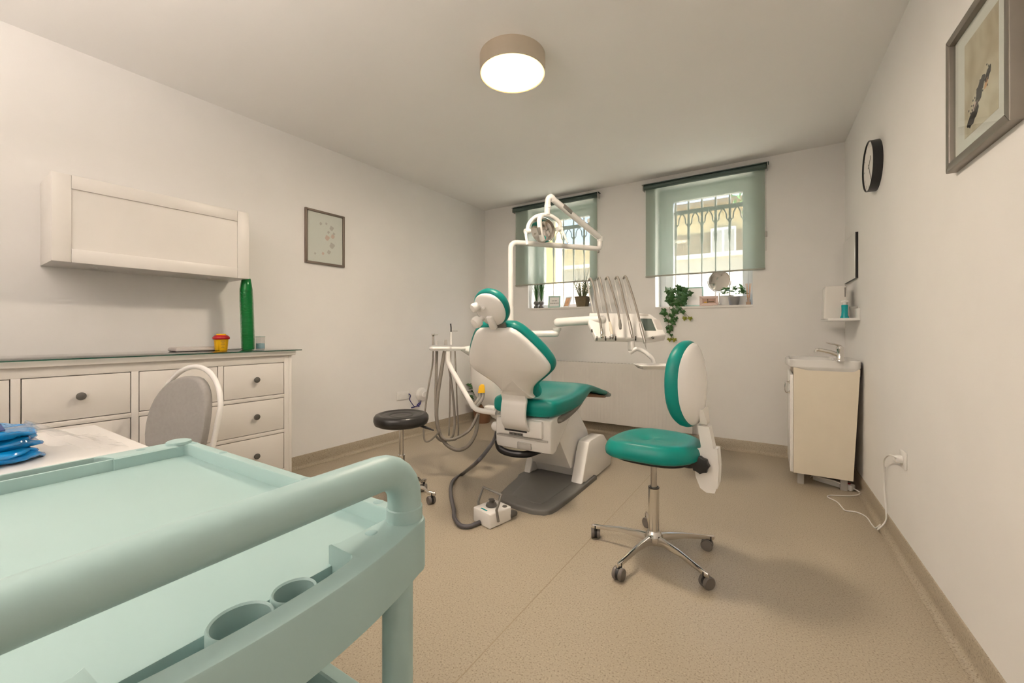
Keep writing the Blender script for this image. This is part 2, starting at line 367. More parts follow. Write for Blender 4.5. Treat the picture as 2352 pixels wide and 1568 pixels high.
# ================================================================== OUTSIDE
def grille(label, gl, gr, zb, zt, rail, nb, W):
    Y = YB + .009; t = thing('window_grille', ((gl + gr) / 2, Y, zb), label, 'grille', group='iron window grilles')
    xs = [gl + (gr - gl) * (i + .18) / (nb - .0) for i in range(nb)]; dx = xs[1] - xs[0]
    for x in xs:
        q = MB(); q.tube([(x, Y, zb), (x, Y, rail - .34)], .0075, 8)
        q.lathe([(.0075, rail - .36), (.016, rail - .32), (.012, rail - .30), (.019, rail - .27), (.014, rail - .25), (.014, rail - .14), (.017, rail - .13), (.013, rail - .12), (.011, rail), (.010, zt)], (x, Y, 0), n=10)
        q.obj('bar', 'iron', t, world=True)
    MB().b2((W['l'] - .03, Y - .008, rail - .022), (W['r'] + .03, Y + .008, rail + .022)).obj('rail', 'iron', t, world=True)
    MB().b2((W['l'] - .03, Y - .008, zb - .03), (W['r'] + .03, Y + .008, zb)).obj('rail', 'iron', t, world=True)
    MB().b2((W['l'] - .03, Y - .008, zt), (W['r'] + .03, Y + .008, zt + .02)).obj('rail', 'iron', t, world=True)
    for i in range(nb):
        x0 = xs[i]; x1 = x0 + dx; c = (x0 + x1) / 2
        pts = [(x0 + .010, Y, rail - .15), (x0 + .018, Y, rail - .135), (x0 + .03, Y, rail - .12), (x0 + .033, Y, rail - .07), (c - .015, Y, rail - .035), (c, Y, rail - .016), (c + .015, Y, rail - .035), (x1 - .033, Y, rail - .07), (x1 - .03, Y, rail - .12), (x1 - .018, Y, rail - .135), (x1 - .010, Y, rail - .15)]
        MB().tube(cr(pts, 3), .0065, 6).obj('arch', 'iron', t, world=True)
    return t
Yg = YB + .009
ga, gb_ = ony(1547, 560, Yg).x, ony(1704, 560, Yg).x
grille('dark iron grille with pointed arches outside the right-hand window', ga, gb_, 1.40, 2.72, ony(1613, 482, Yg).z, 5, W2)
ga, gb_ = ony(1246, 600, Yg).x, ony(1362, 600, Yg).x
grille('dark iron grille with pointed arches outside the left-hand window', ga, gb_, 1.43, 2.72, ony(1310, 522, Yg).z, 5, W1)
tag(MB().b2((-30, YB, .9), (30, 40, 1.25)).obj('ground', 'pave'), kind='structure')
YW = 8.2
t = thing('garden_wall', (-1.5, YW, 1.25), 'long rendered garden wall with pale coping outside the windows', 'wall')
zw = ony(1620, 583, YW).z
MB().b2((-9, YW, 1.25), (7, YW + .25, zw - .07)).obj('wall_face', 'stucco', t, world=True)
MB().b2((-9, YW - .06, zw - .07), (7, YW + .31, zw), .01).obj('coping', 'coping', t, world=True)
t = thing('neighbour_house', (-2, 14, 1.25), 'beige house with brown base band and windows behind the garden wall', 'house')
ze = ony(1620, 478, 14).z
MB().b2((-5.2, 14, 1.25), (6, 18, ze)).obj('wall_face', 'facade', t, world=True)
zb2 = ony(1590, 540, 14).z
MB().b2((-5.2, 13.94, 1.25), (6, 14.01, zb2)).obj('base_band', 'brown', t, world=True)
MB().b2((-5.4, 13.6, ze), (6.2, 18.2, ze + .12)).obj('eave', 'brown', t, world=True)
for px in (1492, 1662, 1800):
    p = ony(px, 545, 14); f_ = MB().b2((p.x - .34, 13.86, p.z - .7), (p.x + .34, 13.97, p.z + .28)).obj('window', 'pvc', t, world=True)
    for s_ in (-1, 1): MB().b2((p.x + s_ * .165 - .13, 13.85, p.z - .62), (p.x + s_ * .165 + .13, 13.87, p.z + .2)).obj('pane', 'lgrey', f_, world=True)
t = thing('annex_building', (-7, 11, 1.25), 'low flat beige annex beyond the left-hand window', 'building')
zt1 = ony(1310, 572, 11).z
MB().b2((-12, 11, 1.25), (-3.6, 13.3, zt1)).obj('wall_face', 'facade', t, world=True)
MB().b2((-12.1, 10.9, zt1), (-3.5, 13.4, zt1 + .1)).obj('roof_edge', 'coping', t, world=True)
p0, p1 = ony(1252, 600, 7.0), ony(1284, 600, 7.0)
t = thing('gate_pillar', ((p0.x + p1.x) / 2, 7, 1.25), 'sunlit ochre gate pillar seen through the left-hand window', 'pillar')
MB().b2((p0.x, 6.85, 1.25), (p1.x, 7.15, 3.3)).obj('shaft', 'ochre', t, world=True)
MB().b2((p0.x - .05, 6.8, 3.3), (p1.x + .05, 7.2, 3.38), .01).obj('cap', 'coping', t, world=True)
tc_ = ony(1712, 452, 10)
t = thing('garden_tree', (tc_.x, 10, 1.25), 'leafy tree behind the garden wall at the right', 'tree')
MB().tube([(tc_.x + .3, 10, 1.25), (tc_.x + .25, 10, 2.6), (tc_.x + .2, 10, tc_.z)], [.09, .07, .04]).obj('trunk', 'stem', t, world=True)
q = MB()
for i in range(420):
    d = Vector((random.gauss(0, 1), random.gauss(0, 1), random.gauss(0, 1))).normalized() * random.uniform(.3, 1) ** .5
    c = Vector((tc_.x + .35, 10, tc_.z + .25)) + Vector((d.x * .75, d.y * .6, d.z * .7)); a = Vector((random.uniform(-1, 1), random.uniform(-1, 1), random.uniform(-1, 1))).normalized() * .07; e = a.orthogonal().normalized() * .03
    q.add([c - a, c + e, c + a, c - e], [(0, 1, 2, 3)])
q.obj('foliage', 'leafl', t, world=True, kind='stuff')

# ================================================================== CEILING LAMP
lc = Vector((-1.243, 1.989, 0)); t = thing('ceiling_lamp', (lc.x, lc.y, HC), 'lit round flush ceiling lamp with brushed nickel drum', 'ceiling lamp')
MB().lathe([(.187, 0), (.187, -.098), (.1835, -.099), (.1835, -.002)], (0, 0, 0), n=64).obj('drum', 'nickel', t, ang=50)
MB().lathe([(.183, -.085), (.183, -.094), (.175, -.0985), (.12, -.103), (.05, -.105), (.001, -.1055)], (0, 0, 0), n=64).obj('diffuser', 'diff', t)

t = thing('added_uplighter', (-1.5, -1.0, 0), 'added steel uplighter behind the camera standing in for bounced flash', 'added fill lamp')  # added fill lamp, out of view; replaces a flash bounced off the ceiling
MB().lathe([(.14, 0), (.14, .015), (.02, .03), (.012, .04)], n=36).obj('base', 'steel', t); MB().cyl((0, 0, .03), (0, 0, 1.66), .012).obj('pole', 'steel', t)
MB().lathe([(.02, 1.65), (.09, 1.68), (.16, 1.76), (.17, 1.80), (.166, 1.80), (.155, 1.76), (.085, 1.69), (.001, 1.672)], n=40).obj('bowl', 'steel', t)
MB().lathe([(.150, 1.752), (.150, 1.756), (.001, 1.757)], n=40).obj('diffuser', mat('fill_emitter', (1, .95, .88), .4, emit=(1, .885, .80), estr=FILL_UPLIGHT), t)

# ================================================================== LEFT WALL: sideboard etc. (local frame: x off the wall, y along it)
RZL = AL
def LW(name, y, z, label, cat, group=None): return thing(name, (XL(y), y, z), label, cat, RZL, group)
t = LW('sideboard', 0, 0, 'long white chest of drawers with dark round knobs against the left wall', 'sideboard')
y0, y1 = -.03, 1.581; FX = .50
MB().b2((.0, y0 - .02, .955), (FX + .018, y1 + .02, .984), .004).obj('top', 'lacquer', t)
MB().b2((.0, y0 + .012, .10), (FX - .022, y1 - .012, .955)).obj('carcass', 'lacquer', t)
MB().b2((.0, y0, .0), (FX - .0, y0 + .02, .955), .002).obj('side_panel', 'lacquer', t); MB().b2((.0, y1 - .02, 0), (FX, y1, .955), .002).obj('side_panel', 'lacquer', t)
def fbar(ya, yb, za, zb, nm): return MB().b2((FX - .022, ya, za), (FX, yb, zb), .0015).obj(nm, 'lacquer', t)
ymid = (.763 + .792) / 2
cols = [(.024, .369), (.397, .763), (.792, 1.149), (1.176, 1.531)]
fbar(y0 + .02, cols[0][0], .0, .955, 'stile'); fbar(1.531, y1 - .02, .0, .955, 'stile'); fbar(.763, .792, .12, .91, 'stile')
fbar(.369, .397, .697, .908, 'stile'); fbar(1.149, 1.176, .697, .908, 'stile')
fbar(.024, 1.531, .908, .955, 'rail'); fbar(.024, 1.531, .10, .20, 'rail')
for ya, yb in ((.024, .763), (.792, 1.531)): fbar(ya, yb, .674, .697, 'rail'); fbar(ya, yb, .4405, .463, 'rail')
def drawer(ya, yb, za, zb, ks):
    d = MB().b2((FX - .020, ya + .0035, za + .0035), (FX - .001, yb - .0035, zb - .0035), .0015).obj('drawer', 'lacquer', t)
    for k in ks: MB().lathe([(.008, 0), (.008, .012), (.0165, .018), (.0185, .024), (.016, .029), (.008, .032), (.001, .0325)], (FX - .001, k, (za + zb) / 2 + .006), (1, 0, 0), 20).obj('knob', 'dgrey', d)
cc = [(a + b_) / 2 for a, b_ in cols]
for (a, b_), k in zip(cols, cc): drawer(a, b_, .697, .908, [k])
for za, zb in ((.463, .674), (.20, .4405)):
    drawer(.024, .763, za, zb, cc[:2]); drawer(.792, 1.531, za, zb, cc[2:])
t = LW('glass_top', 0, .984, 'clear glass sheet with green edge lying on the white sideboard', 'glass top')
MB().b2((.002, -.08, .0), (FX + .035, 1.632, .006), .0008).obj('sheet', 'glass', t)
for a, b_ in (((FX + .034, -.08, .0008), (FX + .0356, 1.632, .0052)), ((.002, 1.6315, .0008), (FX + .035, 1.6328, .0052))): MB().b2(a, b_).obj('polished_edge', 'glassedge', t)
GT = .9905
# wall cabinet
t = LW('wall_cabinet', .956, 1.463, 'long white shaker-front cabinet hung on the left wall', 'wall cabinet')
ya, yb, hh, of = .512 - .956, 1.398 - .956, .44, .305
MB().b2((0, ya, 0), (of - .02, yb, hh), .002).obj('body', 'lacquer', t)
d = MB().b2((of - .0185, ya + .05, .05), (of - .007, yb - .05, hh - .05)).obj('door', 'lacquer', t); bw = .068
for p, q in (((ya, 0), (ya + bw, hh)), ((yb - bw, 0), (yb, hh)), ((ya + bw + .0008, 0), (yb - bw - .0008, bw)), ((ya + bw + .0008, hh - bw), (yb - bw - .0008, hh))):
    MB().b2((of - .0185, p[0], p[1]), (of, q[0], q[1]), .0015).obj('door_frame', 'lacquer', d)
for k in (.2, .8): MB().cyl((of * .5, ya + (yb - ya) * k, 0), (of * .5, ya + (yb - ya) * k, -.004), .012, n=16).obj('screw_cap', 'white', t)
# framed print left
t = LW('framed_print', 2.12, 1.905, 'narrow taupe frame with a faint pastel print on the left wall', 'picture')
def frame4(t, hw, hh, bar, dp, m, T=None, inner=.5):
    for s_ in (-1, 1):
        for v in (0, 1):
            if v: poly = [(-hw, hh), (-hw + bar, hh - bar), (hw - bar, hh - bar), (hw, hh)] if s_ > 0 else [(-hw, -hh), (hw, -hh), (hw - bar, -hh + bar), (-hw + bar, -hh + bar)]
            else: poly = [(hw, -hh), (hw, hh), (hw - bar, hh - bar), (hw - bar, -hh + bar)] if s_ > 0 else [(-hw, hh), (-hw, -hh), (-hw + bar, -hh + bar), (-hw + bar, hh - bar)]
            MB().prism(poly, 0, dp, .004, T, 2, top_only=True).obj('frame_bar', m, t)
TL = Matrix(((0, 0, 1, 0), (1, 0, 0, 0), (0, 1, 0, 0), (0, 0, 0, 1)))      # plane x->along wall, y->up, z->off wall (left wall)
frame4(t, .178, .226, .018, .022, 'darkf', TL)
MB().b2((-.165, -.213, .002), (.165, .213, .008), T=TL).obj('print', 'paper', t)
for (a, b_, r_, m) in ((-.04, .12, .012, 'faint'), (.01, .13, .01, 'faint'), (.06, .10, .02, 'faint'), (.03, .06, .012, 'faint'), (.08, .055, .012, 'faint'), (.07, .03, .018, 'blush'), (.02, .01, .022, 'blush'), (.065, -.05, .025, 'faint'), (.035, -.11, .018, 'faint'), (-.02, -.13, .012, 'blush'), (-.09, -.14, .01, 'faint')):
    MB().prism([(a + r_ * (1 + .3 * math.sin(3 * k)) * math.cos(k * .7), b_ + r_ * (1 + .3 * math.cos(2 * k)) * math.sin(k * .7)) for k in range(9)], .008, .0084, T=TL).obj('print_mark', m, t)
MB().b2((-.16, -.208, .010), (.16, .208, .0115), T=TL).obj('pane', 'pane', t)

# things on the glass top
def onside(px, py, off): p = onl(px, py, off); return (p.x, p.y, GT)
p = onside(508, 803, .25); t = thing('sharps_container', p, 'small yellow sharps container with a red lid on the glass top', 'container')
q = MB().lathe([(.033, 0), (.034, .002), (.039, .07), (.041, .078), (.041, .082)], n=32).obj('body', 'yellow', t)
MB().lathe([(.0445, .072), (.047, .076), (.047, .084), (.043, .090), (.036, .097), (.030, .099)], n=32).obj('lid', 'red', t)
MB().lathe([(.024, .097), (.027, .099), (.027, .104), (.024, .107), (.001, .108)], n=28).obj('cap', 'yellow', t)
a0 = math.atan2(-p[1], -p[0]) + .25
for k, (wd, z) in enumerate(((.022, .062), (.026, .056), (.014, .050), (.020, .043), (.024, .036), (.012, .029), (.018, .020))):
    a = a0; r_ = .0336 + (z / .07) * .005 + .0006
    MB().loft([[(r_ * math.cos(a + s_), r_ * math.sin(a + s_), z), (r_ * math.cos(a + s_), r_ * math.sin(a + s_), z + .0016), ((r_ - .001) * math.cos(a + s_), (r_ - .001) * math.sin(a + s_), z + .0016), ((r_ - .001) * math.cos(a + s_), (r_ - .001) * math.sin(a + s_), z)] for s_ in [(-wd / 2 + wd * j / 4) / .038 for j in range(5)]]).obj('print_line', 'dgrey', t)
# stack of cups
p = onside(570, 806, .245); cupm = MB().lathe([(.0245, .0), (.0255, .0015), (.033, .074), (.0355, .0755), (.0355, .078), (.0325, .078), (.0245, .003)][::-1], n=20)
cupm.v = [Vector((v.x, v.y, .078 - v.z)) for v in cupm.v]
NC = 50; c0 = cupm.obj('plastic_cup', 'green', None)
tag(c0, 'green plastic cup in the tall upside-down stack on the glass top', 'cup', 'green cups nested upside down in one stack')
for i in range(NC):
    c = c0 if i == 0 else c0.copy()
    if i: COL.objects.link(c)
    k = i / NC; c.location = (p[0] - .006 * k + .0016 * math.sin(i * 1.7), p[1] - .010 * k + .0016 * math.sin(i * 2.3 + 1), GT + i * .00815)
    c.rotation_euler = (random.uniform(-.02, .02), random.uniform(-.02, .02), i)
r0 = random.Random(11); rings = []
for i in range(60):
    z = .004 + .398 * i / 59 if i < 52 else .40 + .082 * (i - 51) / 8; rr = .0392 if i < 51 else .0385 - .0125 * (i - 51) / 8; k = min(1, z / .41)
    rings.append([(p[0] - .006 * k + (rr + .0013 * r0.random() - .0008 * math.sin(9 * a_ + i * .4)) * math.cos(a_), p[1] - .010 * k + (rr + .0013 * r0.random()) * math.sin(a_), GT + z) for a_ in [2 * math.pi * j / 40 for j in range(40)]])
tag(MB().loft(rings, cap=False).obj('plastic_sleeve', film_mat('sleeve_film', (.02, .30, .08), .13, .09), ang=15), 'crinkled clear plastic sleeve around the tall green cup stack', 'plastic sleeve')
# jar
p = onside(598, 805, .245); t = thing('cotton_jar', p, 'square clear jar with light blue contents beside the green cups', 'jar', .5)
q = MB(); wj = .021
q.prism(rrect(.044, .044, .006), 0, .085, .002); q.obj('jar_body', 'jar', t)
MB().prism(rrect(.039, .039, .004), .003, .040, .002).obj('contents', 'ltblue', t)
MB().prism(rrect(.047, .047, .006), .0845, .0875, .001).obj('lid', mat('jar_lid', (.25, .45, .40), .3), t)
# flat case with cable
p = onl(452, 803, .16); t = thing('flat_case', (p.x, p.y, GT), 'flat pale grey case lying behind the yellow container', 'case', RZL)
MB().box((0, .0, .011), (.14, .26, .022), .008).obj('shell', 'keys', t); MB().box((0, .0, .0225), (.125, .245, .004), .0015).obj('lid', 'keys', t)
a, b_ = onl(520, 803, .2), onl(572, 806, .2)
tag(MB().tube(cr([(a.x, a.y, GT + .003), ((a.x + b_.x) / 2, (a.y + b_.y) / 2 - .01, GT + .003), (b_.x - .01, b_.y - .02, GT + .003), (b_.x - .05, b_.y + .0, GT + .003)], 5), .0028, 8).obj('black_cable', 'black'), 'short black cable lying between yellow container and cup stack', 'cable')

# sockets on the left wall
p = onl(925, 908); t = LW('wall_socket', p.y, p.z, 'white double wall socket above the black stool', 'socket')
MB().box((.005, 0, 0), (.010, .16, .082), .004).obj('plate', 'white', t)
for s_ in (-1, 1): MB().lathe([(.024, .0105), (.022, .006), (.001, .006)], (0, s_ * .036, 0), (1, 0, 0)).obj('socket_well', 'white', t); MB().cyl((.006, s_ * .036 + .009, 0), (.0075, s_ * .036 + .009, 0), .003).obj('pin_hole', 'black', t)
p2 = onl(967, 905); t = LW('wall_sensor', p2.y, p2.z, 'round white wall fitting above the blue cable', 'wall fitting')
MB().lathe([(.072, 0), (.072, .012), (.062, .03), (.04, .038), (.001, .04)], (0, 0, 0), (1, 0, 0), 36).obj('housing', 'white', t)
MB().lathe([(.030, .036), (.034, .05), (.026, .054), (.024, .048), (.001, .048)], (0, .012, 0), (1, 0, 0), 32).obj('dial', 'white', t)
bl = lambda x, y: onl(x, y, .02)
tag(MB().tube(cr([bl(939, 904), bl(943, 908), bl(941, 917), bl(946, 926), bl(952, 933), bl(960, 932), bl(965, 928), bl(967, 920), bl(967, 914)], 5), .0042, 8).obj('blue_cable', 'navyc'), 'dark blue cable looping from the wall socket to the round fitting', 'cable')
tag(MB().tube(cr([bl(945, 936), bl(953, 934), bl(961, 931), bl(966, 925), bl(962, 926), bl(958, 931), bl(963, 933)], 5), .006, 8).obj('cable_bundle', 'navyc'), 'tied blue cable coil hanging below the round wall fitting', 'cable')

# ================================================================== DESK, BAG AND CHAIR AT LEFT
DZ = .74
t = thing('desk', (-1.82, .05, 0), 'plain white desk between mint trolley and sideboard', 'desk')
MB().b2((-2.30, -.42, DZ - .025), (-1.33, .505, DZ), .002).obj('tabletop', 'white', t, world=True)
for x in (-2.26, -1.37):
    for y in (-.38, .40): MB().b2((x - .02, y - .02, 0), (x + .02, y + .02, DZ - .025), .002).obj('leg', 'white', t, world=True)
MB().b2((-2.25, .39, DZ - .085), (-1.38, .41, DZ - .025)).obj('apron', 'white', t, world=True); MB().b2((-2.25, -.39, DZ - .085), (-1.38, -.37, DZ - .025)).obj('apron', 'white', t, world=True)
p = onz(-12, 1062, DZ); t = thing('overshoe_pack', (p.x, p.y, DZ), 'clear bag of folded bright blue plastic film on the white desk', 'bag')
def wavy(cx, cy, z, rx, ry, h, seed, n=40):
    r0 = random.Random(seed); ph = [r0.uniform(0, 6.28) for _ in range(6)]
    rings = []
    for (k, zz) in ((.90, 0), (1.0, .25), (1.02, .5), (1.0, .75), (.90, 1.0), (.5, 1.06), (.03, 1.08)):
        ring = []
        for j in range(n):
            a = 2 * math.pi * j / n; ce, se = math.cos(a), math.sin(a); e = .5
            x = math.copysign(abs(ce) ** e, ce) * rx; y = math.copysign(abs(se) ** e, se) * ry
            wob = 1 + .035 * math.sin(3 * a + ph[0]) + .03 * math.sin(7 * a + ph[1]) + .02 * math.sin(13 * a + ph[2])
            ring.append((cx + x * k * wob, cy + y * k * wob, z + h * zz + h * .35 * math.sin(2 * a + ph[3]) * (k if zz > .2 else 0) + h * .25 * math.sin(5 * a + ph[4]) * (k if zz > .2 else 0)))
        rings.append(ring)
    return rings
for i, (h, rx, ry) in enumerate(((.022, .125, .14), (.020, .13, .145), (.019, .122, .138), (.020, .128, .142), (.016, .12, .134))):
    q = MB().loft(wavy(-.035 + .006 * math.sin(i * 2), -.06 + .008 * math.cos(i * 3), .004 + i * .0175, rx, ry, h, i)); q.v = [Vector((v.x, v.y, max(v.z, .0005))) for v in q.v]; q.obj('folded_film', 'bluef', t)
lab = MB().box((.01, -.055, .109), (.12, .13, .003), .001, Matrix.Rotation(.10, 4, 'Y')).obj('label', 'navy', t)
for k in range(6):
    TS_ = Matrix.Rotation(.10, 4, 'Y'); x = -.035 + .02 * k
    for c_ in (-1, 1): MB().loft([[(x, -.055, .1108), (x + .008, -.055, .1108), (x + .008, -.055, .1114), (x, -.055, .1114)], [(x - .014, -.055 + c_ * .045, .1108), (x - .006, -.055 + c_ * .045, .1108), (x - .006, -.055 + c_ * .045, .1114), (x - .014, -.055 + c_ * .045, .1114)]], T=TS_).obj('printed_stripe', 'paper', lab)
q = MB(); r0 = random.Random(3); G = 13
for iy in range(G):
    for ix in range(G):
        u, v = ix / (G - 1), iy / (G - 1)
        q.v.append(Vector((-.16 + .30 * v, .065 + .19 * u, .003 + (.092 * (1 - u) ** 1.5 * (.5 + .5 * math.sin(3.1 * v)) + .018 * r0.random() * (1 - u * .6)))))
for iy in range(G - 1):
    for ix in range(G - 1): a = iy * G + ix; q.f.append((a, a + 1, a + G + 1, a + G))
q.obj('bag_film', 'clearp', t, ang=20)
# banquet chair
cx, cy, ca = -2.405, .645, math.radians(-75)      # facing direction
t = thing('side_chair', (cx, cy, 0), 'white tubular chair with rounded grey upholstered back behind the desk', 'chair', ca + math.pi / 2)
# local: +y is backwards (away from facing), x lateral ; facing -y
def arch(hw, z0, z1, tilt, n=10):
    out = [(-hw * .86, .20, z0)]
    for k in range(n + 1):
        a = math.pi - math.pi * k / n; out.append((hw * math.cos(a), .20 + (z1 - .25 + .25 * math.sin(a) - z0) * tilt, z1 - .22 + .22 * math.sin(a)))
    return out + [(hw * .86, .20, z0)]
MB().tube(cr(arch(.212, .44, .935, .16), 4), .0125, 12).obj('back_hoop', 'white', t)
oval = [(.198 * math.copysign(abs(math.cos(a)) ** .85, math.cos(a)) * (1 - .05 * (math.sin(a) < 0) * abs(math.sin(a))), .652 + .238 * math.copysign(abs(math.sin(a)) ** .85, math.sin(a))) for a in [2 * math.pi * k / 40 for k in range(40)]]
q = MB().prism(oval, -.02, .025, .018); 
q.v = [Vector((v.x, .19 + (v.y - .44) * .16 - v.z + .05 * (v.x / .185) ** 2 * -.6, v.y)) for v in q.v]; q.obj('backrest', 'fabricg', t)
MB().prism(rrect(.42, .42, .08, 5, 0, -.01), .43, .49, .022).obj('seat', 'fabricg', t)
MB().prism(rrect(.40, .40, .07, 5, 0, -.01), .405, .43, .003).obj('seat_frame', 'white', t)
for s_ in (-1, 1):
    MB().tube([(s_ * .175, .185, .46), (s_ * .18, .20, .42), (s_ * .195, .235, 0)], .0125, 12).obj('leg', 'white', t)
    MB().tube([(s_ * .17, -.17, .41), (s_ * .185, -.20, 0)], .0125, 12).obj('leg', 'white', t)

# ================================================================== MINT TROLLEY (local: x along its length, handle end at x=0)
TW, TLn, RZ = .50, .83, .84
t = thing('service_trolley', (-.44, .462, 0), 'mint green plastic service trolley with tube handle in the foreground', 'trolley', .0133)
def carc(cx, cy, r, a0, n=4): return [(cx + r * math.cos(math.radians(a0 + 90 * k / n)), cy + r * math.sin(math.radians(a0 + 90 * k / n))) for k in range(n + 1)]
inn, out = [], []
def pr_(a, b_): inn.append(a); out.append(b_)
ix0, ix1, iy0, iy1 = -TLn + .055, -.046, -TW + .022, -.022
sl0, sl1 = -.36, -.135
def bow(y): k = -y / TW; return .045 * 4 * k * (1 - k)
for a in [(bow(sl0) - .030, sl0)] + [(bow(y) - .030, y) for y in (-.33, -.30, -.27, -.24, -.21, -.18)] + [(bow(sl1) - .030, sl1 - .012), (bow(sl1) - .034, sl1 - .004), (bow(sl1) - .041, sl1), (ix1 - .006, sl1 + .002), (ix1, sl1 + .010), (ix1, sl1 + .05)]: pr_(a, (bow(a[1]), a[1]))
for a, b_ in zip(carc(ix1 - .008, iy1 - .008, .008, 0), carc(-.03 + .010, -.03, .03, 0)): pr_(a, b_)
for a, b_ in zip(carc(ix0 + .008, iy1 - .008, .008, 90), carc(-TLn + .03, -.03, .03, 90)): pr_(a, b_)
fs1, fs0 = -.165, -.335
for a in [(ix0, fs1 + .01), (-TLn + .022, fs1), (-TLn + .011, fs1 - .012), (-TLn + .011, fs0 + .012), (-TLn + .022, fs0), (ix0, fs0 - .01)]: pr_(a, (-TLn, a[1]))
for a, b_ in zip(carc(ix0 + .008, iy0 + .008, .008, 180), carc(-TLn + .03, -TW + .03, .03, 180)): pr_(a, b_)
for a, b_ in zip(carc(ix1 - .008, iy0 + .008, .008, 270), carc(-.03 + .010, -TW + .03, .03, 270)): pr_(a, b_)
for a in [(ix1, sl0 - .05), (ix1, sl0 - .01), (ix1 - .006, sl0 - .002), (-.02, sl0 - .001)]: pr_(a, (bow(a[1]), a[1]))
z3 = lambda P, z: [(x, y, z) for x, y in P]
inn2 = [(a[0] + (b_[0] - a[0]) * .06, a[1] + (b_[1] - a[1]) * .06) for a, b_ in zip(inn, out)]; out2 = offs(out, .003)
q = MB().loft([z3(offs(out, .006), .765), z3(out, .767), z3(out, RZ - .004), z3(offs(out, .0012), RZ - .001), z3(out2, RZ), z3(inn2, RZ), z3(inn, RZ - .003), z3(inn, .775)], cap=False)
q.obj('tray_rim', 'mint', t, ang=30)
MB().b2((ix0 - .004, -TW + .02, .772), (ix1 + .001, -.02, .8135), .003).obj('tray_floor', 'mint', t)
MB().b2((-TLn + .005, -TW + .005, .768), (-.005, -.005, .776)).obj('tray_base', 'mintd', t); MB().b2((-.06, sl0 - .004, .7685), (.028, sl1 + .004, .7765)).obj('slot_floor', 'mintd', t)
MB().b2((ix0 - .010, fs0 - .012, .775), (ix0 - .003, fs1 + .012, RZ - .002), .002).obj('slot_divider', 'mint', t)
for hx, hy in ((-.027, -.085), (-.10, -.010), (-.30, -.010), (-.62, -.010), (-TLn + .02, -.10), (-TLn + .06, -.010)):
    MB().lathe([(.0085, RZ + .0002), (.0075, RZ + .0007), (.001, RZ + .0007)], (hx, hy, 0), n=18).obj('peg_hole_shade', 'mintd', t)  # raised dark disc, the shade inside the hole put into its colour
MB().lathe([(.026, RZ), (.025, RZ + .006), (.020, RZ + .008), (.001, RZ + .0085)], (-TLn + .03, -.03, 0)).obj('post_cap', 'mint', t)
hp = [(-.021, -.029, .832), (-.021, -.029, .870)] + [(-.021, -.029 - .05 * (1 - math.cos(a)), .870 + .05 * math.sin(a)) for a in [math.radians(15 * k) for k in range(1, 7)]]
hp2 = [(x, -TW - y, z) for x, y, z in hp][::-1]
MB().tube(hp + hp2, .0245, 28).obj('handle', 'mint', t, ang=60)
for y in (-.029, -TW + .029): MB().lathe([(.0262, .826), (.0262, .858), (.0248, .8595)], (-.021, y, 0), n=32).obj('handle_socket', 'mint', t)
for (px, py, r_) in ((560, 1432, .030), (664, 1352, .024)):
    c = t.matrix_basis.inverted() @ onz(px, py, .825); cxr = -.016
    a0, a1 = math.radians(20), math.radians(310)
    rings = [[(cxr + rr * math.cos(a0 + (a1 - a0) * k / 30), c.y + rr * math.sin(a0 + (a1 - a0) * k / 30), zz) for k in range(31)] for rr, zz in ((r_, .777), (r_, .826), (r_ - .0015, .828), (r_ - .0035, .826), (r_ - .0035, .777))]
    MB().loft(rings, cap=False, closed=False).obj('cup_ring', 'mint', t)
for lx in (-.032, -TLn + .032):
    for ly in (-.032, -TW + .032):
        MB().tube([(lx, ly, .075), (lx, ly, .77)], .0225, 20).obj('leg', 'mint', t)
        cst = MB().cyl((lx, ly, .05), (lx, ly, .078), .018, .016).obj('caster', 'dgrey', t)
        MB().cyl((lx - .011, ly, .03), (lx + .011, ly, .03), .030, n=24).obj('wheel', 'caster', cst)
for zt_ in (.52, .16):
    o1 = rrect(TLn - .01, TW - .01, .03, 5, -TLn / 2, -TW / 2); i1 = offs(o1, .024)
    MB().loft([z3(o1, zt_ - .055), z3(o1, zt_ - .003), z3(offs(o1, .003), zt_), z3(offs(i1, -.003), zt_), z3(i1, zt_ - .003), z3(i1, zt_ - .045)], cap=False).obj('shelf_rim', 'mint', t)
    MB().prism(offs(o1, .004), zt_ - .055, zt_ - .04).obj('shelf_floor', 'mintd', t)

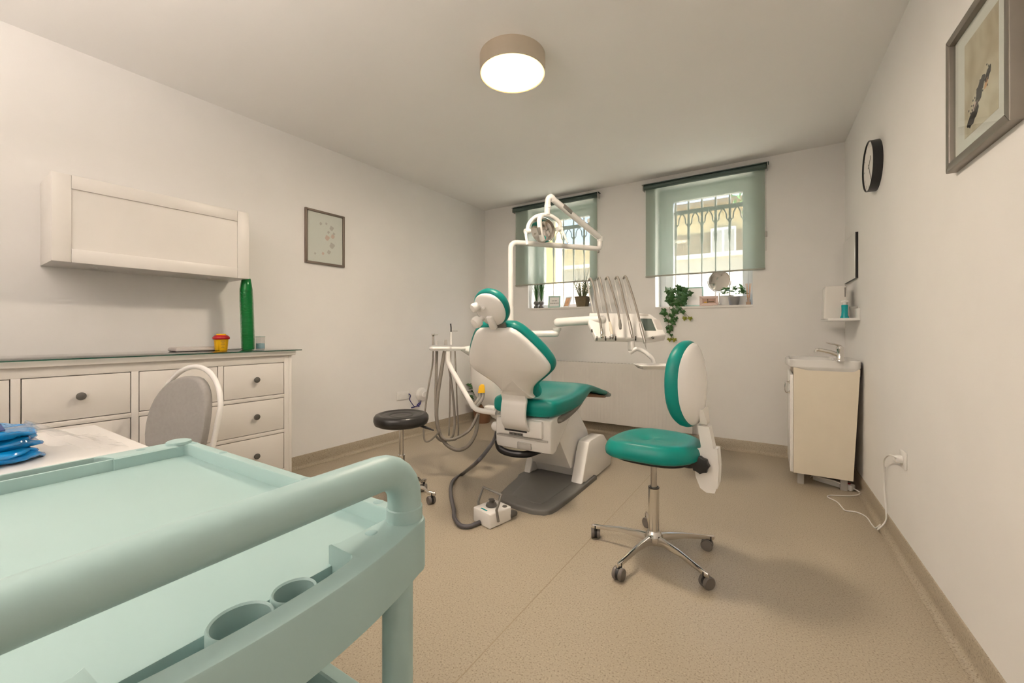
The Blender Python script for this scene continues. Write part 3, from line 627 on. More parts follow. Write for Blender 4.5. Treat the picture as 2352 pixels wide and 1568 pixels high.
# ================================================================== STOOLS
def five_star(t, R, a0, r_arm, zc=.082, hub=.10, metal='chrome', wr=.028):
    MB().lathe([(.030, hub - .045), (.042, hub - .03), (.044, hub - .005), (.034, hub + .012), (.030, hub + .02)], n=28).obj('hub', metal, t)
    for k in range(5):
        a = a0 + 2 * math.pi * k / 5; d = Vector((math.cos(a), math.sin(a), 0)); s_ = Vector((-d.y, d.x, 0)); q = MB(); rings = []
        for rr, wd, zt_, th in ((.025, .030, hub + .004, .05), (.07, .024, hub + .004, .036), (.16, .019, hub - .002, .026), (R - .03, .015, zc, .022), (R + .012, .014, zc - .004, .024), (R + .022, .008, zc - .008, .018)):
            c = d * rr; rings.append([c + s_ * wd * .5 * x + up * (zt_ - th * .5 + th * .5 * y) for x, y in ((1, .2), (.75, .85), (.3, 1), (-.3, 1), (-.75, .85), (-1, .2), (-1, -.8), (-.7, -1), (.7, -1), (1, -.8))])
        q.loft(rings); q.obj('base_arm', metal, t, ang=45)
        cs = MB(); c = d * R; sw_ = a + .9 + k * 1.3; ax = Vector((math.cos(sw_), math.sin(sw_), 0)); fwd_ = Vector((-ax.y, ax.x, 0)); wc = c + fwd_ * .014 + up * wr
        cs.cyl(c + up * .045, c + up * (zc - .01), .008); cs.tube([wc - ax * .006, wc + ax * .006], wr * .93, 20); co = cs.obj('caster', 'black', t)
        for s2 in (-1, 1):
            MB().lathe([(.004, .006), (wr * .9, .006), (wr, .009), (wr, .019), (wr * .88, .023), (wr * .4, .0235), (.002, .0235)], wc, ax * s2, 26).obj('wheel', 'caster', co)
sc0 = Vector((-.487, 2.116, 0)); fa = math.radians(175)
t = thing('dentist_stool', sc0, 'teal dentist stool with round backrest on a chrome five-star base', 'stool', fa - math.pi)   # local -x faces forward
five_star(t, .30, math.radians(38.5) - (fa - math.pi), .02)
MB().lathe([(.026, .09), (.026, .335), (.023, .338), (.016, .338)], n=28).obj('sleeve', 'chrome', t); MB().lathe([(.0255, .331), (.0268, .333), (.0268, .3375), (.017, .3385)], n=28).obj('collar', 'black', t)
MB().cyl((0, 0, .33), (0, 0, .492), .0145, n=24).obj('piston', 'steel', t)
oc = [(.225 * math.copysign(abs(math.cos(a)) ** .72, math.cos(a)), .205 * (1 - .06 * math.cos(a)) * math.copysign(abs(math.sin(a)) ** .75, math.sin(a))) for a in [2 * math.pi * k / 56 for k in range(56)]]
rings = []
for k_, z_ in ((.80, .504), (.93, .506), (.985, .515), (1.0, .530), (.995, .545), (.97, .560), (.92, .574), (.84, .581), (.7, .580), (.5, .574), (.25, .570), (.02, .569)):
    rings.append([(x * k_, y * k_, z_ + .020 * (x / .225) ** 2 * (1 if x < 0 else .4) * (-.6 if x < 0 else .8) * (z_ > .5) + (.008 * (y / .2) ** 2 if z_ > .56 else 0)) for x, y in oc])
MB().loft(rings).obj('seat', 'teal', t, ang=60)
MB().prism([(x * .8, y * .8) for x, y in oc], .488, .506, .003).obj('seat_plate', 'black', t)
# backrest: plane coordinates u lateral, v up ; normal -x (front)
def bulge(u, v): return .055 * (u / .17) ** 2
ob = [(.172 * math.copysign(abs(math.cos(a)) ** .9, math.cos(a)), .205 * math.copysign(abs(math.sin(a)) ** .9, math.sin(a))) for a in [2 * math.pi * k / 48 for k in range(48)]]
def backpad(prof, z0, sx, tiltk=-.02):
    return [[(sx + n_ - bulge(u * k_, v * k_) + tiltk * (v * k_) - .10 * (v * k_) ** 2 / .205, u * k_, z0 + v * k_) for u, v in ob] for k_, n_ in prof]
bx, bz = .188, .868
MB().loft(backpad(((.9, .022), (.97, .018), (1.0, .0), (.985, -.022), (.93, -.040), (.82, -.052), (.6, -.060), (.3, -.063), (.02, -.064)), bz, bx)).obj('backrest', 'teal', t, ang=60)
MB().loft(backpad(((.92, .014), (.945, .022), (.90, .034), (.80, .042), (.6, .050), (.3, .054), (.02, .055)), bz, bx)).obj('backrest_shell', 'dental', t, ang=60)
q = MB(); q.loft([[(bx + .035, -.06, .76), (bx + .035, .06, .76), (bx + .052, .055, .76), (bx + .052, -.055, .76)], [(bx + .034, -.034, .70), (bx + .034, .034, .70), (bx + .064, .030, .70), (bx + .064, -.030, .70)], [(bx + .034, -.030, .688), (bx + .034, .030, .688), (bx + .064, .028, .688), (bx + .064, -.028, .688)]]); q.obj('shell_neck', 'dental', t)
MB().cyl((bx + .047, 0, .66), (bx + .045, 0, .70), .014).obj('rod', 'steel', t)
MB().loft([[(bx + .022, -.028, .678), (bx + .022, .028, .678), (bx + .072, .028, .678), (bx + .072, -.028, .678)], [(bx + .042, -.03, .56), (bx + .042, .03, .56), (bx + .095, .03, .56), (bx + .095, -.03, .56)]]).obj('back_bracket', 'dental', t)
pl = [(bx + .012, .505), (bx + .012, .47), (bx + .022, .38), (bx + .040, .335), (bx + .062, .322), (bx + .092, .325), (bx + .104, .36), (bx + .108, .44), (bx + .102, .515), (bx + .06, .515)]
pl = [(x, z + .062) for x, z in pl]
q = MB().prism(pl[::-1], -.034, .034, .006); q.v = [Vector((v.x, v.z, v.y)) for v in q.v]; q.obj('bracket_cover', 'dental', t)
kn = [(.038 * math.cos(2 * math.pi * k / 16) * (1 + .07 * (-1) ** k), .038 * math.sin(2 * math.pi * k / 16) * (1 + .07 * (-1) ** k)) for k in range(16)]
q = MB().prism(kn, 0, .03, .005); q.v = [Vector((bx + .040 + v.x, -.034 - v.z, .505 + v.y)) for v in q.v]
q.obj('adjust_knob', 'black', t)
MB().tube(cr([(.10, 0, .490), (.17, 0, .485), (bx + .03, 0, .505)], 4), .022, 12).obj('support_arm', 'black', t)
MB().tube([(.02, .05, .482), (.03, .20, .476)], [.006, .009], 10).obj('height_lever', 'black', t)

bs = dep(922, 962, 2.68); t = thing('round_stool', (bs.x, bs.y, 0), 'black round padded stool on a chrome post by the left wall', 'stool')
zt_ = bs.z + .035
MB().lathe([(.02, zt_ - .075), (.145, zt_ - .073), (.168, zt_ - .062), (.175, zt_ - .040), (.174, zt_ - .018), (.164, zt_ - .003), (.148, zt_ + .002), (.135, zt_ - .002), (.128, zt_ - .006), (.12, zt_ - .004), (.08, zt_ - .009), (.074, zt_ - .012), (.068, zt_ - .009), (.04, zt_ - .012), (.001, zt_ - .014)], n=48).obj('seat', 'blackv', t, ang=50)
MB().cyl((0, 0, .24), (0, 0, zt_ - .07), .014).obj('piston', 'chrome', t); MB().lathe([(.023, .09), (.023, .30), (.0245, .302), (.0245, .307), (.015, .308)], n=24).obj('sleeve', 'chrome', t)
MB().tube([(.08, .06, zt_ - .075), (.12, .10, zt_ - .095), (.165, .13, zt_ - .115)], [.006, .009, .004], 10).obj('height_lever', 'black', t)
five_star(t, .215, .35, .02, zc=.085, hub=.115, wr=.026)

# ================================================================== DENTAL CHAIR
X0 = -1.42
t = thing('dental_chair', (X0, 2.85, 0), 'teal and white dental chair on a grey floor plate', 'dental chair')
def D_(b_, nm, m, par=None, ang=45): return b_.obj(nm, m, par or t, ang, world=True)
bp = [(-1.11, 2.30), (-1.10, 2.50), (-1.095, 2.95), (-1.60, 2.95), (-1.61, 2.66), (-1.585, 2.60), (-1.56, 2.44), (-1.53, 2.29), (-1.50, 2.225), (-1.44, 2.195), (-1.32, 2.178), (-1.22, 2.175), (-1.15, 2.20), (-1.12, 2.24)]
D_(MB().prism(bp, 0, .032, .012, top_only=True), 'floor_plate', 'plate')
D_(MB().prism(offs(bp, .09), .030, .0345, .002, top_only=True), 'plate_inset', 'plate')
# base: cheeks, block, arm
def yzprism(poly, x0, x1, bev=.0, k=2):
    q = MB().prism(poly, min(x0, x1), max(x0, x1), bev, None, k); q.v = [Vector((v.z, v.x, v.y)) for v in q.v]; return q
ck = [(2.715, .033), (2.76, .033), (2.80, .0), (3.34, .0), (3.36, .06), (3.28, .20), (3.17, .285), (3.10, .302), (2.90, .305), (2.855, .297), (2.835, .275)]
ck = [Vector(p) for p in ck]
D_(yzprism(ck, -1.205, -1.115, .012), 'base_cheek', 'dental', ang=30); 
ck2 = [(2.72, .033), (2.78, .033), (2.80, 0), (3.32, 0), (3.30, .14), (3.1, .24), (2.86, .24), (2.80, .20)]
D_(yzprism([Vector(p) for p in ck2], -1.60, -1.54, .01), 'base_cheek', 'dental')
bk = [(2.86, 0), (3.30, 0), (3.30, .20), (3.12, .285), (2.93, .29), (2.84, .22), (2.80, .10)]
D_(yzprism([Vector(p) for p in bk], -1.56, -1.19, .008), 'base_block', 'dental')
la = [(2.74, .12), (2.86, .10), (3.10, .26), (3.06, .34), (2.86, .53), (2.60, .54), (2.52, .42), (2.58, .33)]
D_(yzprism([Vector(p) for p in la], -1.53, -1.215, .008), 'lift_arm', 'dental', ang=25)
# under-seat housing
hs = [(2.392, .525), (2.390, .345), (2.402, .31), (2.43, .298), (2.47, .305), (2.52, .345), (2.62, .43), (2.74, .525), (2.70, .545), (2.45, .545)]
ho = D_(yzprism([Vector(p) for p in hs], X0 - .215, X0 + .22, .014, 3), 'seat_housing', 'dental')
D_(MB().b2((X0 - .185, 2.366, .405), (X0 + .165, 2.40, .52), .010), 'rear_cover', 'dental', ho)
D_(MB().b2((X0 - .12, 2.362, .436), (X0 + .055, 2.370, .468)), 'slot', 'black', ho)
nb_ = D_(MB().b2((X0 - .085, 2.3635, .410), (X0 + .025, 2.3675, .428)), 'name_badge', 'grey', ho)
for k in range(9): D_(MB().b2((X0 - .078 + k * .011, 2.3628, .4135), (X0 - .072 + k * .011, 2.3640, .4245)), 'badge_letter', 'black', nb_)
D_(MB().b2((X0 - .20, 2.384, .385), (X0 + .20, 2.392, .397)), 'groove', 'lgrey', ho)
D_(MB().b2((X0 - .03, 2.380, .318), (X0 + .075, 2.396, .362), .003), 'data_plate', 'lgrey', ho)
D_(MB().ball((X0 - .235, 2.42, .435), .032, (1, 1, 1.1)), 'side_knob', 'dental')
D_(MB().tube(cr([(X0 - .222, 2.45, .40), (X0 - .215, 2.42, .32), (X0 - .18, 2.41, .278), (X0 - .10, 2.42, .262), (X0 - .0, 2.46, .262), (X0 + .06, 2.54, .28)], 6), .016, 12, flat=1.5), 'kick_bar', 'black')
# seat and leg rest
def slab(prof, n=36, dish=0):
    rings = []
    for y, zt_, zb_, hw, e, ds in prof:
        ring = []
        for k in range(n):
            a = 2 * math.pi * k / n; c, s_ = math.cos(a), math.sin(a)
            x = hw * math.copysign(abs(c) ** e, c); zc_ = (zt_ + zb_) / 2; h_ = (zt_ - zb_) / 2; z = zc_ + h_ * math.copysign(abs(s_) ** e, s_)
            if s_ > 0: z -= ds * (1 - (x / hw) ** 2) ** 2
            ring.append((X0 + x, y, z))
        rings.append(ring)
    return rings
def smooth_prof(P, n=4): return [tuple(v) for v in _cr6(P, n)]
def _cr6(P, n):
    out = []
    for i in range(len(P) - 1):
        p1, p2 = P[i], P[i + 1]; p0 = P[i - 1] if i else p1; p3 = P[i + 2] if i + 2 < len(P) else p2
        for k in range(n):
            u = k / n; out.append([.5 * (2 * b_ + (c - a) * u + (2 * a - 5 * b_ + 4 * c - d) * u * u + (3 * b_ - a - 3 * c + d) * u ** 3) for a, b_, c, d in zip(p0, p1, p2, p3)])
    return out + [list(P[-1])]
sp = [(2.375, .615, .575, .12, .8, 0), (2.385, .645, .552, .20, .65, 0), (2.41, .665, .540, .240, .5, .005), (2.50, .672, .533, .255, .45, .022), (2.68, .675, .540, .258, .45, .035), (2.84, .686, .556, .256, .45, .025), (2.97, .705, .600, .252, .48, .008), (3.07, .698, .628, .247, .5, 0), (3.25, .655, .598, .240, .5, .006), (3.45, .602, .556, .232, .5, .006), (3.60, .560, .520, .215, .55, .004), (3.66, .538, .508, .19, .6, 0), (3.685, .524, .512, .14, .8, 0)]
D_(MB().loft(slab(smooth_prof(sp))), 'seat_cushion', 'teal', ang=60)
D_(MB().loft(slab([(y, zt_ + .004, zb_ - .004, hw + .004, e, ds) for y, zt_, zb_, hw, e, ds in sp[9:]])), 'foot_cover', 'clearg', ang=60)
us = [(2.43, .55, .505, .19, .5, 0), (2.50, .55, .478, .225, .5, 0), (2.62, .555, .480, .232, .5, 0), (2.78, .57, .510, .23, .5, 0), (2.92, .60, .555, .225, .5, 0), (3.02, .635, .592, .21, .6, 0)]
D_(MB().loft(slab(smooth_prof(us, 3))), 'seat_underlay', 'grey', ang=60)
lr = [(2.98, .63, .60, .17, .5, 0), (3.2, .606, .570, .20, .5, 0), (3.45, .560, .530, .20, .5, 0), (3.6, .527, .505, .17, .6, 0)]
D_(MB().loft(slab(smooth_prof(lr, 3))), 'leg_rest_underside', 'terracotta', ang=60)
# backrest frame: u = x, v = along, n = front
PB = Vector((X0, 2.336, .695)); Tv = Vector((0, -.279, .435)).normalized(); Nv = Vector((0, Tv.z, -Tv.y))
TB = frame_T(PB, (1, 0, 0), Tv, Nv)
hwp = [(-.03, .104), (.0, .110), (.05, .128), (.10, .170), (.155, .238), (.20, .288), (.23, .302), (.262, .300), (.32, .276), (.38, .240), (.44, .197), (.48, .163), (.505, .130), (.515, .09)]
def sym(p): r_ = [(h_, s_) for s_, h_ in p]; return r_ + [(-h_, s_) for h_, s_ in r_[::-1]]
ol = [(v.x, v.y) for v in cr([(a, b_, 0) for a, b_ in sym(hwp)], 3, True)]
sh = MB()
def dome(k): return -.045 * max(0, 1 - k * k)
rings = []; cen = Vector((0, .25))
for k_, n_ in ((.995, .035), (1.0, .012), (.975, -.006), (.93, -.016), (.82, -.028), (.6, -.042), (.35, -.050), (.03, -.053)):
    rings.append([(cen.x + (u - cen.x) * k_, cen.y + (v - cen.y) * k_, n_) for u, v in ol])
D_(MB().loft(rings, T=TB), 'backrest_shell', 'dental', ang=50)
ot = offs(ol, -.014); rings = []
for k_, n_ in ((.97, .020), (1.0, .030), (1.012, .050), (1.0, .075), (.96, .093), (.86, .106), (.6, .110), (.3, .104), (.03, .100)):
    rings.append([(cen.x + (u - cen.x) * k_, cen.y + (v - cen.y) * k_, n_) for u, v in ot])
D_(MB().loft(rings, T=TB), 'backrest_cushion', 'teal', ang=60)
# back band
bd = cr([PB + Tv * .03 + Nv * -.012, PB + Tv * -.03 + Nv * -.022, (X0, 2.325, .62), (X0, 2.318, .56), (X0, 2.330, .50), (X0, 2.375, .448)], 6)
rings = []
for i, p in enumerate(bd):
    tg = (bd[min(i + 1, len(bd) - 1)] - bd[max(i - 1, 0)]).normalized(); nn = Vector((0, tg.z, -tg.y)); hw = .098; sx = -.022
    rings.append([p + Vector((sx + hw * a, 0, 0)) + nn * b_ for a, b_ in ((-1, 0), (-.96, .010), (.96, .010), (1, 0), (.96, -.010), (-.96, -.010))])
D_(MB().loft(rings), 'back_band', 'dental')
# headrest
TH = frame_T(PB + Tv * .655 + Vector((.022, 0, 0)) - Nv * .0, (1, 0, 0), Tv, Nv)
oh = [(.105 * math.copysign(abs(math.cos(a)) ** .95, math.cos(a)), .105 * math.copysign(abs(math.sin(a)) ** .95, math.sin(a)) * (1 if math.sin(a) > 0 else 1.08)) for a in [2 * math.pi * k / 40 for k in range(40)]]
def rel(o, P): return [[(u * k_, v * k_, n_) for u, v in o] for k_, n_ in P]
D_(MB().loft(rel(oh, ((.97, .012), (.99, .0), (.95, -.010), (.8, -.020), (.5, -.028), (.03, -.031))), T=TH), 'headrest_shell', 'dental', ang=60)
oh2 = [(u * 1.07, v * 1.07 + .002) for u, v in oh]
D_(MB().loft(rel(oh2, ((.93, .004), (1.0, .012), (1.02, .028), (1.0, .046), (.92, .060), (.7, .068), (.3, .066), (.03, .064))), T=TH), 'headrest_cushion', 'teal', ang=60)
kb = D_(MB().lathe([(.016, 0), (.017, .030), (.034, .036), (.036, .060), (.030, .074), (.012, .079), (.001, .08)], (-.055, -.045, -.022), (-.25, 0, -1), 24, TH), 'headrest_knob', 'dental')
D_(MB().lathe([(.026, 0), (.028, .034), (.022, .044), (.001, .046)], (-.06, .035, -.018), (-.35, .1, -1), 22, TH), 'headrest_pivot', 'dental')
D_(MB().lathe([(.010, 0), (.011, .014), (.007, .020), (.001, .021)], (-.01, .03, -.03), (0, 0, -1), 18, TH), 'headrest_button', 'dental')
D_(MB().box((.005, -.075, -.030), (.045, .09, .030), .008, TH), 'headrest_arm', 'dental')
D_(MB().box((.018, -.135, .020), (.085, .085, .016), .004, TH), 'headrest_bracket', 'grey')
D_(MB().cyl(TH @ Vector((-.012, -.095, -.022)), TH @ Vector((.022, -.095, -.022)), .016), 'bracket_pin', 'chrome')

# foot control with hose
A_, B2, C_ = onz(1086, 1196, 0), onz(1125, 1217, 0), onz(1152, 1205, 0)
e1 = (A_ - B2); e1.z = 0; wl = e1.length; e1.normalize(); e2 = Vector((-e1.y, e1.x, 0)); 
if e2.dot(C_ - B2) < 0: e2 = -e2
e2l = (C_ - B2).dot(e2)
t = thing('foot_control', B2, 'white dental foot control box with grey bail handle and hose on the floor', 'foot pedal')
TP = frame_T(B2, e1, e2, up)
if TP.to_3x3().determinant() < 0: pass
pw, pd, ph = wl, .17, .085
D_(MB().box((pw / 2, pd / 2, ph / 2), (pw, pd, ph), .010, TP), 'housing', 'dental')
D_(MB().box((pw * .5, .022, ph + .0004), (pw * .35, .010, .001), 0, TP), 'brand_plate', 'soap')
D_(MB().lathe([(.030, 0), (.034, .004), (.030, .016), (.014, .022), (.012, .036), (.018, .040), (.001, .043)], (pw * .55, .085, ph - .001), (0, 0, 1), 24, TP), 'joystick', 'dgrey')
D_(MB().lathe([(.014, 0), (.015, .003), (.010, .007), (.001, .007)], (pw * .15, .135, ph - .001), (0, 0, 1), 20, TP), 'button', 'dgrey')
D_(MB().lathe([(.014, 0), (.015, .003), (.010, .007), (.001, .007)], (pw * .85, .135, ph - .001), (0, 0, 1), 20, TP), 'button', 'dgrey')
D_(MB().tube([TP @ Vector(p) for p in ((-.006, .06, .03), (-.006, .045, .10), (-.006, .085, .175), (pw + .006, .085, .175), (pw + .006, .045, .10), (pw + .006, .06, .03))], .0075, 10), 'bail_handle', 'grey')
for x in (.02, pw - .02): D_(MB().box((x - .0, pd + .02, .028), (.05, .06, .03), .012, TP), 'pedal', 'dgrey')
hz = .014; hpts = [(X0 - .245, 2.47, .50), (X0 - .243, 2.43, .36)]
hpts += [dep(1118, 1035, 2.66), dep(1092, 1064, 2.62)] + [onz(x, y, hz) for x, y in ((1062, 1088), (1042, 1102), (1035, 1122), (1038, 1150), (1043, 1172), (1044, 1188), (1056, 1205), (1075, 1209), (1092, 1203), (1108, 1197))]
D_(MB().tube(cr(hpts, 6), .0125, 12), 'hose', 'dhose')

# ================================================================== DENTAL UNIT COLUMN, LAMP, DELIVERY, ASSISTANT ARM
post = dep(1173, 745, 3.4); uc = dep(1131, 800, 3.35); uc.z = 0
t = thing('spittoon_unit', (uc.x, uc.y, 0), 'white rounded water unit with yellow hose clip behind the chair back', 'dental unit')
q = MB(); rings = []
for z, r_, ox in ((.40, .04, .10), (.42, .075, .09), (.50, .11, .05), (.60, .150, .01), (.70, .170, 0), (.85, .175, 0), (.95, .172, 0), (.98, .16, 0), (.985, .14, 0)):
    rings.append([(uc.x + ox + r_ * math.copysign(abs(math.cos(a)) ** .8, math.cos(a)), uc.y + r_ * .9 * math.copysign(abs(math.sin(a)) ** .8, math.sin(a)), z) for a in [2 * math.pi * k / 32 for k in range(32)]])
q.loft(rings); D_(q, 'body', 'dental', ang=50)
D_(MB().tube([(uc.x + .10, uc.y, .46), (X0 - .18, uc.y - .02, .44)], .04, 16), 'mounting_arm', 'dental')
D_(MB().lathe([(.03, .985), (.05, .99), (.10, 1.03), (.105, 1.05), (.098, 1.05), (.05, 1.0), (.002, .995)], (uc.x - .06, uc.y - .03, 0)), 'bowl', 'ceramic')
yc = dep(1106, 893, 3.08)
D_(MB().loft([[yc + rt * a + up * b_ + fw * c for a, b_, c in ((-.026, -.028, -.02), (.026, -.026, -.02), (.026, -.026, .02), (-.026, -.028, .02))], [yc + rt * a + up * b_ + fw * c for a, b_, c in ((-.018, .02, -.016), (.022, .024, -.016), (.022, .024, .016), (-.018, .02, .016))], [yc + rt * a + up * b_ + fw * c for a, b_, c in ((-.006, .034, -.01), (.016, .034, -.01), (.016, .034, .01), (-.006, .034, .01))]]), 'hose_clip', 'yellow')
for dx in (-.013, .012): D_(MB().tube(cr([yc + rt * dx + up * -.02, yc + rt * (dx - .005) + up * -.07, yc + rt * (dx - .04) + up * -.12, yc + rt * (dx - .06) + up * -.15], 4), .013, 10), 'suction_hose', 'lgrey')
D_(MB().box(yc + rt * .07 + up * -.16 + fw * .05, (.10, .06, .05), .01, None), 'filter_tray', 'white')

t = thing('dental_lamp', (post.x, post.y, .98), 'white jointed dental lamp arm with reflector head above the chair', 'dental lamp')
el = dep(1173, 556, 3.4); tip_z = el.z; dtip = (tip_z - H) * F / (CY - 571); tip = dep(1378, 571, dtip)
D_(MB().tube([(post.x, post.y, .98), (el.x, el.y, el.z - .05)] + [el + Vector((0, 0, -.05)) + ((tip - el).normalized() * .05) * (1 - math.cos(a)) + Vector((0, 0, .05 * math.sin(a))) for a in [math.radians(18 * k) for k in range(1, 6)]], .0225, 16), 'post', 'dental')
D_(MB().tube([(post.x, post.y, .98), (post.x, post.y, 1.32)], .027, 18), 'post_sleeve', 'dental')
e_in = el + (tip - el).normalized() * .05
ub = Vector((0, 0, 1))
D_(MB().tube([e_in, tip - (tip - el).normalized() * .03, tip - (tip - el).normalized() * .008 + up * .008, tip + up * .03, tip + up * .085], .0225, 16), 'swivel_arm', 'dental')
j1 = tip + up * .075; ltop = dep(1266, 454, 3.3)
D_(MB().lathe([(.026, 0), (.027, .02), (.026, .045), (.018, .052)], j1 - up * .01, n=24), 'swivel_joint', 'dental')
ad = (ltop - j1).normalized()
D_(MB().tube([j1 + up * .02 + ad * -.01, j1 + up * .02 + ad * .05, ltop - ad * .02], [.024, .027, .025], 18), 'spring_arm', 'dental')
gm = j1 + (ltop - j1) * .72; sdir = ad.cross(up).normalized(); gn = sdir.cross(ad).normalized()
D_(MB().box((0, 0, 0), (.11, .034, .02), .006, frame_T(gm + up * .008 - gn * .02 * 0 + sdir * (.018 if sdir.dot(-fw) > 0 else -.018), ad, gn, sdir)), 'grip_pad', 'grey')
yk = dep(1257, 493, 3.3); dt = dep(1258, 458, 3.3)
D_(MB().tube(cr([ltop - ad * .03, ltop + up * .006, dt + up * .004 + rt * .006, dt - up * .03, yk + up * .03, yk], 5), .0245, 16), 'head_joint', 'dental')
D_(MB().lathe([(.0275, 0), (.0275, .02), (.026, .024)], dt - up * .07, n=24), 'joint_collar', 'dental')
hl, hr_ = dep(1211, 531, 3.22), dep(1285, 526, 3.36); hc_ = dep(1248, 528, 3.29)
yo = cr([hl, dep(1216, 512, 3.24), dep(1232, 497, 3.27), yk, dep(1276, 502, 3.33), dep(1286, 513, 3.35), hr_], 6)
D_(MB().tube(yo, [.016] * len(yo), 12), 'yoke', 'dental')
hax = (hr_ - hl).normalized()
for c, s_ in ((hl, -1), (hr_, 1)):
    D_(MB().cyl(c - hax * .022, c + hax * .022, .021, n=22), 'yoke_hub', 'dental')
D_(MB().tube(cr([hl - hax * .012, dep(1208, 540, 3.2), dep(1211, 562, 3.18)], 5), [.013, .010, .009], 10), 'handle', 'dental')
D_(MB().tube(cr([hr_ + hax * .012, dep(1294, 535, 3.35), dep(1304, 558, 3.33)], 5), [.013, .010, .008], 10), 'handle', 'dental')
rax = (-fw * .80 - rt * .42 - up * .42).normalized()
D_(MB().lathe([(.030, -.05), (.07, -.035), (.098, .0), (.104, .012), (.1015, .013), (.092, .000), (.065, -.022), (.03, -.034), (.002, -.036)], hc_, rax, 28), 'reflector', 'chrome', ang=20)
u1 = rax.cross(up).normalized(); v1 = u1.cross(rax)
ca_ = cr([hc_ + v1 * .11 + rax * -.01, hc_ + v1 * .09 + rax * .045, hc_ + rax * .065, hc_ - v1 * .07 + rax * .045], 5)
D_(MB().tube(ca_, [.020] * len(ca_), 12, flat=1), 'bulb_shield', 'dental')
D_(MB().box((0, 0, 0), (.022, .06, .012), .004, frame_T(hc_ + rax * .082 + v1 * .01, u1, v1, rax)), 'shield_insert', 'grey')
D_(MB().ball(hc_ - v1 * .06 + rax * .02, .02), 'bulb_base', 'teal')

# delivery unit
FL, FRt = dep(1368, 774, 2.98), dep(1513, 776, 2.98); BL_ = dep(1356, 717, 3.20)
U = (FRt - FL); uw = U.length; U.normalize(); V = (BL_ - FL); V -= U * V.dot(U); vl = V.length; V.normalize(); N2 = U.cross(V)
if N2.dot(EYE - FL) < 0: N2 = -N2
TD = frame_T(FL, U, V, N2)
t = thing('delivery_unit', (FL + FRt) / 2 * 1.0, 'white hanging instrument table with five hoses and small screen', 'dental unit')
uk = uw - .125
D_(MB().prism([(0, 0), (uk + .03, 0), (uk + .03, vl), (-.005, vl), (-.03, vl * .6)], -.05, 0, .014, TD), 'table_body', 'dental')
cp = D_(MB().prism([(uk + .02, -.012), (uw + .06, .028), (uw + .045, vl * .70), (uw + .005, vl * .92), (uk + .02, vl * .98)], -.055, .012, .012, TD), 'control_panel', 'dental')
D_(MB().prism(rrect(.085, .14, .004, 3, uk + .078, vl * .47), .0115, .0135, .001, TD), 'screen', 'lcd', cp)
D_(MB().prism(rrect(.045, .12, .008, 3, uk + .155, vl * .48), .0115, .0132, .001, TD), 'key_pad', 'keys', cp)
D_(MB().prism(rrect(.075, .018, .004, 3, uk + .07, vl * .86), .0115, .0130, .001, TD), 'key_strip', 'keys', cp)
hosedef = [((1363, 717), (1350, 654), (1357, 640), [(1364, 660), (1370, 700), (1378, 735), (1382, 760)], (1383, 772)),
           ((1384, 717), (1372, 650), (1377, 637), [(1382, 655), (1390, 690), (1398, 730), (1402, 748)], (1406, 772)),
           ((1406, 717), (1391, 650), (1396, 637), [(1404, 660), (1414, 695), (1421, 722), (1424, 742)], (1425, 755)),
           ((1428, 717), (1413, 648), (1418, 636), [(1425, 655), (1433, 690), (1442, 725), (1447, 745)], (1453, 775)),
           ((1450, 717), (1433, 648), (1437, 635), [(1447, 660), (1458, 695), (1467, 728), (1472, 748)], (1481, 786))]
for i, (b0, w1, tp, mid, en) in enumerate(hosedef):
    D_(MB().tube(cr([dep(*b0, 3.22), dep(*w1, 3.16), dep(tp[0] - 4, tp[1] + 3, 3.12), dep(*tp, 3.08)], 5), [.0062] * 13 + [.0055] * 3, 10), 'whip_arm', 'dental')
    D_(MB().tube(cr([dep(tp[0] - 5, tp[1] + 4, 3.12), dep(*tp, 3.08)] + [dep(*m_, 3.05 - .03 * k) for k, m_ in enumerate(mid)], 6), .0082 if i != 1 else .006, 10), 'instrument_hose', 'hose')
    a_, b_ = dep(*mid[-1], 2.955), dep(*en, 2.925); ax = (b_ - a_); L_ = ax.length; ax.normalize()
    hpmat = ('steel', 'cream', 'grey', 'steel', 'steel')[i]
    D_(MB().lathe([(.0085, -.03), (.0105, 0), (.012, L_ * .35), (.010, L_ * .7), (.0085, L_), (.004, L_ + .004)], a_, ax, 16), 'handpiece', hpmat)
    if i in (0, 1): D_(MB().lathe([(.010, 0), (.013, .008), (.012, .022), (.004, .026)], b_ - ax * .012, ax, 16), 'handpiece_head', 'chrome')
    if i == 4: D_(MB().tube([b_, b_ + ax * .05], [.006, .002], 8), 'scaler_tip', 'steel')
for px in (1371, 1391, 1401, 1407, 1414, 1460, 1483): D_(MB().cyl(dep(px, 772, 2.99), dep(px, 782 if px not in (1401, 1407) else 779, 2.99), .0055, n=10), 'holder_peg', 'dgrey')
D_(MB().cyl(dep(1359, 756, 3.0), dep(1360, 763, 3.0), .006, n=10), 'holder_peg', 'dgrey')
D_(MB().cyl(dep(1498, 774, 2.98), dep(1501, 777, 2.97), .008, n=10), 'holder_peg', 'dgrey')
